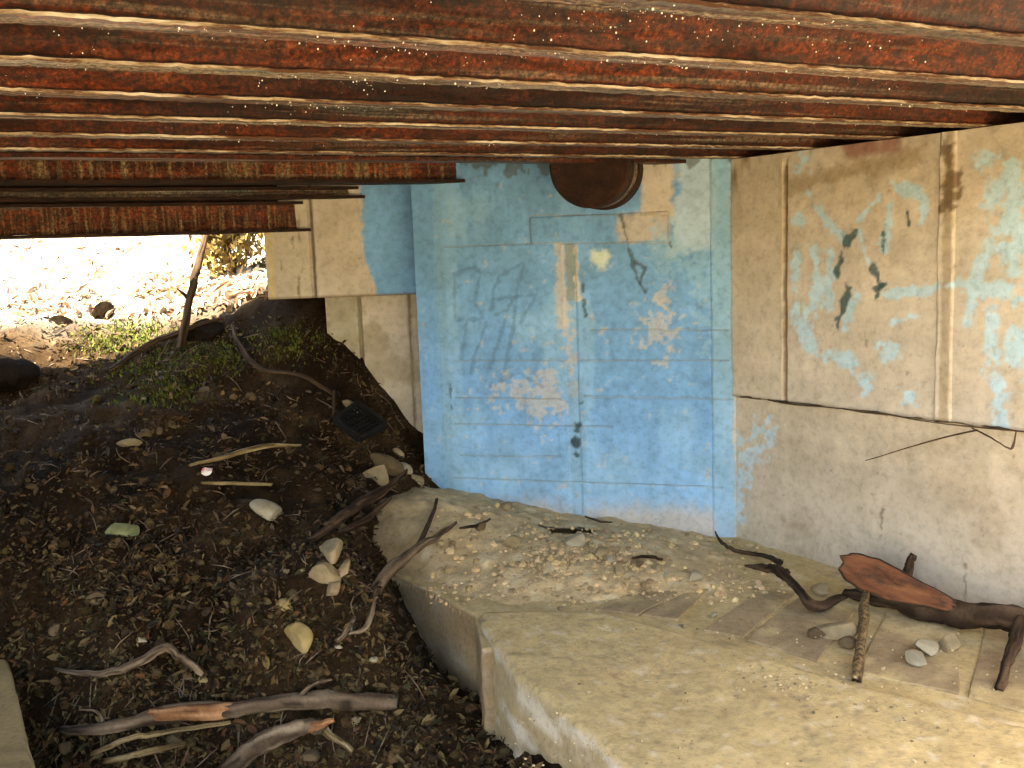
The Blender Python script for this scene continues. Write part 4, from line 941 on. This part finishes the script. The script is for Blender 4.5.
# ------------------------------------------------------------------ wire along the joint of the wing wall
wroot = tag(empty('rusty_wire', WING.at(780, 400)), 'rusty wire hanging along the crack between upper and lower slab of the wing wall', 'wire')
branch('strand', [WING.at(768, 400, .03), WING.at(790, 404, .03), WING.at(835, 408, .028), WING.at(880, 413, .03), WING.at(930, 422, .03), WING.at(975, 427, .03), WING.at(1030, 432, .03)], [.0018, .0032, .0018, .0028, .0016, .0022, .002], M['wire'], wroot, sides=6, seed=41)
branch('end_and_shadow', [WING.at(972, 428, .03), WING.at(990, 437, .07), WING.at(1008, 448, .06), WING.at(1013, 446, .05), WING.at(1016, 432, .04)], [.0018, .0022, .0025, .004, .0018], M['wire'], wroot, sides=6, seed=42)
branch('end_and_shadow', [WING.at(978, 430, .03), WING.at(930, 441, .03), WING.at(865, 461, .012)], [.0024, .002, .001], M['wire'], wroot, sides=6, seed=43)  # strand drawn for the wire's cast shadow on the slab

# ------------------------------------------------------------------ black plastic tray and wrapper
tp = on_ground(360, 431); 
A, B, C, D = [on_y(*q) for q in ((335, 428, tp[1] - .06), (358, 412, tp[1] + .06), (386, 434, tp[1] + .05), (360, 448, tp[1] - .10))]
tray = tag(empty('plastic_tray', (A + B + C + D) / 4), 'black plastic mesh tray lying on the soil below the tan lower wall', 'tray')
tc = np.array(tray.location)
A, B, C, D = [q + np.array([0, -.03, .03]) - tc for q in (A, B, C, D)]
def lerp4(u, v): return (A * (1 - u) + D * u) * (1 - v) + (B * (1 - u) + C * u) * v
nrmv = np.cross(D - A, B - A); nrmv /= np.linalg.norm(nrmv); nrmv = nrmv if nrmv[2] > 0 else -nrmv
def slat_geo(p, q, w, h):
    t = (q - p) / np.linalg.norm(q - p); s = np.cross(t, nrmv) * w / 2; n = nrmv * h
    V = [p - s, p + s, p + s + n, p - s + n, q - s, q + s, q + s + n, q - s + n]
    return V, [(0, 1, 2, 3), (7, 6, 5, 4), (0, 4, 5, 1), (1, 5, 6, 2), (2, 6, 7, 3), (3, 7, 4, 0)]
def many(items):
    V, Fc = [], []
    for v, f in items: b = len(V); V += list(v); Fc += [tuple(i + b for i in q) for q in f]
    return V, Fc
V, Fc = many([slat_geo(lerp4(k / 8, .04), lerp4(k / 8, .96), .007, .006) for k in range(1, 8)] + [slat_geo(lerp4(.04, k / 8), lerp4(.96, k / 8), .007, .0045) for k in range(1, 8)])
mesh_obj('mesh_floor', V, Fc, M['black_plastic'], tray)
V, Fc = many([slat_geo(lerp4(*a), lerp4(*b), .012, .03) for a, b in (((0, 0), (1, 0)), ((1, 0), (1, 1)), ((1, 1), (0, 1)), ((0, 1), (0, 0)))])
mesh_obj('rim', V, Fc, M['black_plastic'], tray)
wm = simple_mat('wrapper_foil', [(.42, (.55, .05, .05)), (.5, (.75, .70, .66)), (.62, (.75, .72, .70)), (.7, (.12, .25, .40))], 16, .4, 40, .4)
slope_rock('crumpled_wrapper', 'crumpled red and white wrapper between the two pale sticks', 208, 473, 15, wm, 77, .7, cat='litter', cuts=9)

# ------------------------------------------------------------------ leaf litter, twigs, moss
def visible_soil(px, py):
    if (px > 430 and py < 640) or py < 245: return False
    if py > 560 and px > 395 + (py - 575) * .72: return False
    if px > 268 and py < 300: return False
    if px > 325 and py < 300 + (px - 325) * 1.6: return False
    return True
def leaf_mesh(name, label, pix, size, palette, cat, lift=.006, tiltamt=.6, curl=.35, mat='litter'):
    V, Fc, C = [], [], []; n = 0
    shape = np.array([(-1, 0, 0), (-.45, .42, .0), (.35, .40, 0), (1, 0, 0), (.35, -.40, 0), (-.45, -.42, 0)])
    for (px, py) in pix:
        p = on_ground_fast(px, py)
        if p is None: continue
        d = p[1]; L = size() / 2
        w = shape * np.array([L, L * rng.uniform(.5, 1.1), 1]); w[:, 2] = curl * L * (np.abs(shape[:, 1]) * rng.uniform(.3, 2) - .2 * shape[:, 0] ** 2 * rng.uniform(-1, 2)) + rng.normal(0, .06 * L, 6)
        a = rng.uniform(0, 6.28); e = Euler((rng.normal(0, tiltamt) + .35, rng.normal(0, tiltamt), a), 'ZYX'); Q = np.array(e.to_matrix())
        V.append(w @ Q.T + p + np.array([0, 0, lift + rng.uniform(0, .012)])); Fc += [(n, n + 1, n + 2, n + 3), (n, n + 3, n + 4, n + 5)]; n += 6
        c = palette[int(rng.integers(0, len(palette)))] if not callable(palette) else palette(px, py)
        C.append(np.broadcast_to(np.array(c) * rng.uniform(.6, 1.35), (6, 3)))
    return tag(mesh_obj(name, np.concatenate(V), Fc, M[mat], colors=np.concatenate(C)), label, cat, kind='stuff')
# coarse lookup of ground points per pixel
GS = 10
_gu = np.arange(-300, 451, GS); _gv = np.arange(236, 801, GS)
_lut = {}
def _pt(i, j):
    k = (i, j)
    if k not in _lut: _lut[k] = on_ground(i * GS, j * GS)
    return _lut[k]
def on_ground_fast(px, py):
    i, j = int(px // GS), int(py // GS); a, b, c = _pt(i, j), _pt(i + 1, j), _pt(i, j + 1)
    fx, fy = px / GS - i, py / GS - j
    p = a + (b - a) * fx + (c - a) * fy; p = p.copy(); p[2] = float(GZ(p[0], p[1])); return p
# fast bilinear ground lookup
_bx, _by = np.arange(-6, 3.001, .02), np.arange(1, 15.001, .02); _BX, _BY = np.meshgrid(_bx, _by, indexing='ij'); _BZ = ground_z(_BX, _BY)
def GZ(x, y):
    fx = min(max((x + 6) / .02, 0), len(_bx) - 2.001); fy = min(max((y - 1) / .02, 0), len(_by) - 2.001); i, j = int(fx), int(fy); a, b = fx - i, fy - j
    return (_BZ[i, j] * (1 - a) + _BZ[i + 1, j] * a) * (1 - b) + (_BZ[i, j + 1] * (1 - a) + _BZ[i + 1, j + 1] * a) * b
def spix(n, x0, x1, y0, y1, pw=1.0):
    out = []
    while len(out) < n:
        px = rng.uniform(x0, x1); py = y0 + (y1 - y0) * rng.random() ** pw
        if (visible_soil(px, py) or px < 0) and float(fbm(px / 38, py / 24, 0, 3, 15)) + rng.normal(0, .2) > -.22: out.append((px, py))
    return out
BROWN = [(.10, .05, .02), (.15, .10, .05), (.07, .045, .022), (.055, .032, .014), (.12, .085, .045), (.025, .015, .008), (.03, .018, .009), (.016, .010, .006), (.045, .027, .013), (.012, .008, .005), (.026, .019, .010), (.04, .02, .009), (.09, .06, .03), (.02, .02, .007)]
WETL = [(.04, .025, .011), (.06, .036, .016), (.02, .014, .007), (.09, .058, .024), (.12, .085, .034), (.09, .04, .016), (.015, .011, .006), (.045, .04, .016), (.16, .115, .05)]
def dry_glare_pal(px, py):
    return [(.56, .48, .36), (.45, .32, .21), (.66, .60, .48), (.34, .21, .12), (.50, .38, .30), (.18, .10, .06), (.10, .06, .035)][int(rng.integers(0, 6))]  # leaf colours lightened to carry the outside sun glare
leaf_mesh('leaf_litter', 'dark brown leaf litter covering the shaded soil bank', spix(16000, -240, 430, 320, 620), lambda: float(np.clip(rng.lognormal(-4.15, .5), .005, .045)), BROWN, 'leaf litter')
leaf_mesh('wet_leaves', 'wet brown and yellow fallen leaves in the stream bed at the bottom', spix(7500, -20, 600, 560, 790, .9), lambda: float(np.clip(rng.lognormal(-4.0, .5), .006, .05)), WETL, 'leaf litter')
leaf_mesh('dry_leaves', 'dry leaf litter outside the opening, painted pale with sun glare', [q for q in spix(3800, -80, 270, 240, 335) if q[1] < 318 - max(0, q[0] - 190) * .25], lambda: float(np.clip(rng.lognormal(-3.25, .5), .015, .1)), dry_glare_pal, 'leaf litter', tiltamt=.7)
def moss_pix(n):
    out = []
    for _ in range(n):
        c = [(150, 372, 34, 9), (175, 345, 40, 10), (215, 362, 22, 8), (110, 345, 26, 8), (290, 345, 24, 10), (160, 395, 30, 6), (130, 330, 25, 6)][int(rng.integers(0, 7))]
        px, py = rng.normal(c[0], c[2] * .8), rng.normal(c[1], c[3])
        if visible_soil(px, py): out.append((px, py))
    return out
V, Fc, C = [], [], []; n = 0
for (px, py) in moss_pix(5000):
    p = on_ground_fast(px, py); h = rng.uniform(.006, .022); a = rng.uniform(0, 6.28); w = rng.uniform(.002, .005); lean = rng.normal(0, .5, 2) * h
    dx = np.array([math.cos(a), math.sin(a), 0]) * w
    V += [p - dx, p + dx, p + dx * .7 + np.array([lean[0] * .4, lean[1] * .4, h * .6]), p - dx * .7 + np.array([lean[0] * .4, lean[1] * .4, h * .6]), p + np.array([lean[0], lean[1], h])]
    Fc += [(n, n + 1, n + 2, n + 3), (n + 3, n + 2, n + 4)]; n += 5; c = np.array([.075, .095, .015]) * rng.uniform(.5, 1.6) * np.array([rng.uniform(.8, 1.3), 1, 1]); C += [c] * 5
tag(mesh_obj('moss', V, Fc, M['litter'], colors=np.array(C)), 'green moss and short grass on the slope below the opening', 'moss', kind='stuff')
# loose twigs as ground cover
V, Fc = [], []
for (px, py) in spix(260, -20, 420, 330, 780):
    p = on_ground_fast(px, py); a = rng.uniform(0, 6.28); L = rng.uniform(.03, .12); q = p + np.array([math.cos(a) * L, math.sin(a) * L * .7, 0]); q[2] = GZ(q[0], q[1])
    m_ = (p + q) / 2 + np.array([rng.normal(0, .008), rng.normal(0, .008), .012])
    v, f = branch_geo([p + np.array([0, 0, .008]), m_, q + np.array([0, 0, .01])], [.0012, .0022, .001], n=2, sides=5); b = len(V); V += [tuple(x) for x in v]; Fc += [tuple(i + b for i in g_) for g_ in f]
tag(mesh_obj('twig_litter', V, Fc, M['bark_grey'], smooth=True), 'thin broken twigs strewn among the leaf litter', 'twigs', kind='stuff')
pts, rad, cl = [], [], []
for (px, py) in spix(2600, -20, 600, 380, 790, .8):
    p = on_ground_fast(px, py); pts.append(p + np.array([0, 0, .004])); rad.append(float(np.clip(rng.lognormal(-5.1, .6), .002, .022))); cl.append(np.array([.12, .085, .042]) * rng.uniform(.1, 1.5) * np.array([rng.uniform(.9, 1.2), 1, rng.uniform(.7, 1.1)]))
scatter_pebbles('pebbles', 'small dull pebbles mixed into the soil and stream bed', pts, rad, cl, 'pebbles')

# yellow shrub in the sun at the end of the abutment
sb = on_y(236, 290, 5.0); sb[2] = float(ground_z(sb[0], sb[1]))
shrub = tag(empty('yellow_shrub', sb), 'yellow leaved shrub in the sun at the end of the abutment wall', 'shrub')
V, Fc, C = [], [], []; n = 0
cl_c = [np.array([rng.normal(0, .075), rng.normal(0, .09), rng.uniform(.0, .62)]) for _ in range(26)]
for _ in range(4200):
    c0 = cl_c[int(rng.integers(0, 26))] + rng.normal(0, .05, 3); L = rng.uniform(.012, .03); Q = np.array(Euler(tuple(rng.uniform(0, 6.28, 3))).to_matrix())
    w = np.array([(-1, 0, 0), (0, .5, .1), (1, 0, 0), (0, -.5, .1)]) * L
    V.append(w @ Q.T + c0); Fc.append((n, n + 1, n + 2, n + 3)); n += 4; C.append(np.broadcast_to(np.array([.22, .15, .04]) * rng.uniform(.3, 1.2), (4, 3)))
mesh_obj('foliage', np.concatenate(V), Fc, M['litter'], shrub, colors=np.concatenate(C))
for k in range(5):
    branch('stem', [Vector(sb), Vector(sb) + Vector((rng.normal(0, .05), rng.normal(0, .05), .35)), Vector(sb) + Vector((rng.normal(0, .1), rng.normal(0, .1), .7))], [.009, .006, .003], M['bark_dark'], shrub, sides=6, seed=60 + k)

# ------------------------------------------------------------------ light
SUN_AZ = -.90 * SD - .42 * ND; SUN_AZ /= np.linalg.norm(SUN_AZ); EL = math.radians(50)
sd = Vector((SUN_AZ[0] * math.cos(EL), SUN_AZ[1] * math.cos(EL), math.sin(EL)))
L = bpy.data.lights.new('sun', 'SUN'); L.energy = 5.0; L.angle = math.radians(.5); L.color = (1, .95, .86)
lo = bpy.data.objects.new('sun', L); COL.objects.link(lo); lo.rotation_euler = (-sd).to_track_quat('-Z', 'Y').to_euler()
w = bpy.data.worlds.new('World'); scene.world = w; w.use_nodes = True; nt = w.node_tree; nt.nodes.clear()
sky = nt.nodes.new('ShaderNodeTexSky'); sky.sky_type = 'NISHITA'; sky.sun_disc = False; sky.sun_elevation = EL; sky.sun_rotation = math.atan2(sd.x, sd.y)
bg = nt.nodes.new('ShaderNodeBackground'); bg.inputs['Strength'].default_value = .15; wo = nt.nodes.new('ShaderNodeOutputWorld')
nt.links.new(sky.outputs[0], bg.inputs[0]); nt.links.new(bg.outputs[0], wo.inputs[0])
vs = scene.view_settings; vs.view_transform = 'Standard'; vs.look = 'None'; vs.gamma = 1; vs.exposure = 3.15
vs.use_white_balance = True; vs.white_balance_temperature = 7900; vs.white_balance_tint = 10
scene.cycles.use_denoising = True
scene.cycles.max_bounces = 6; scene.cycles.diffuse_bounces = 4
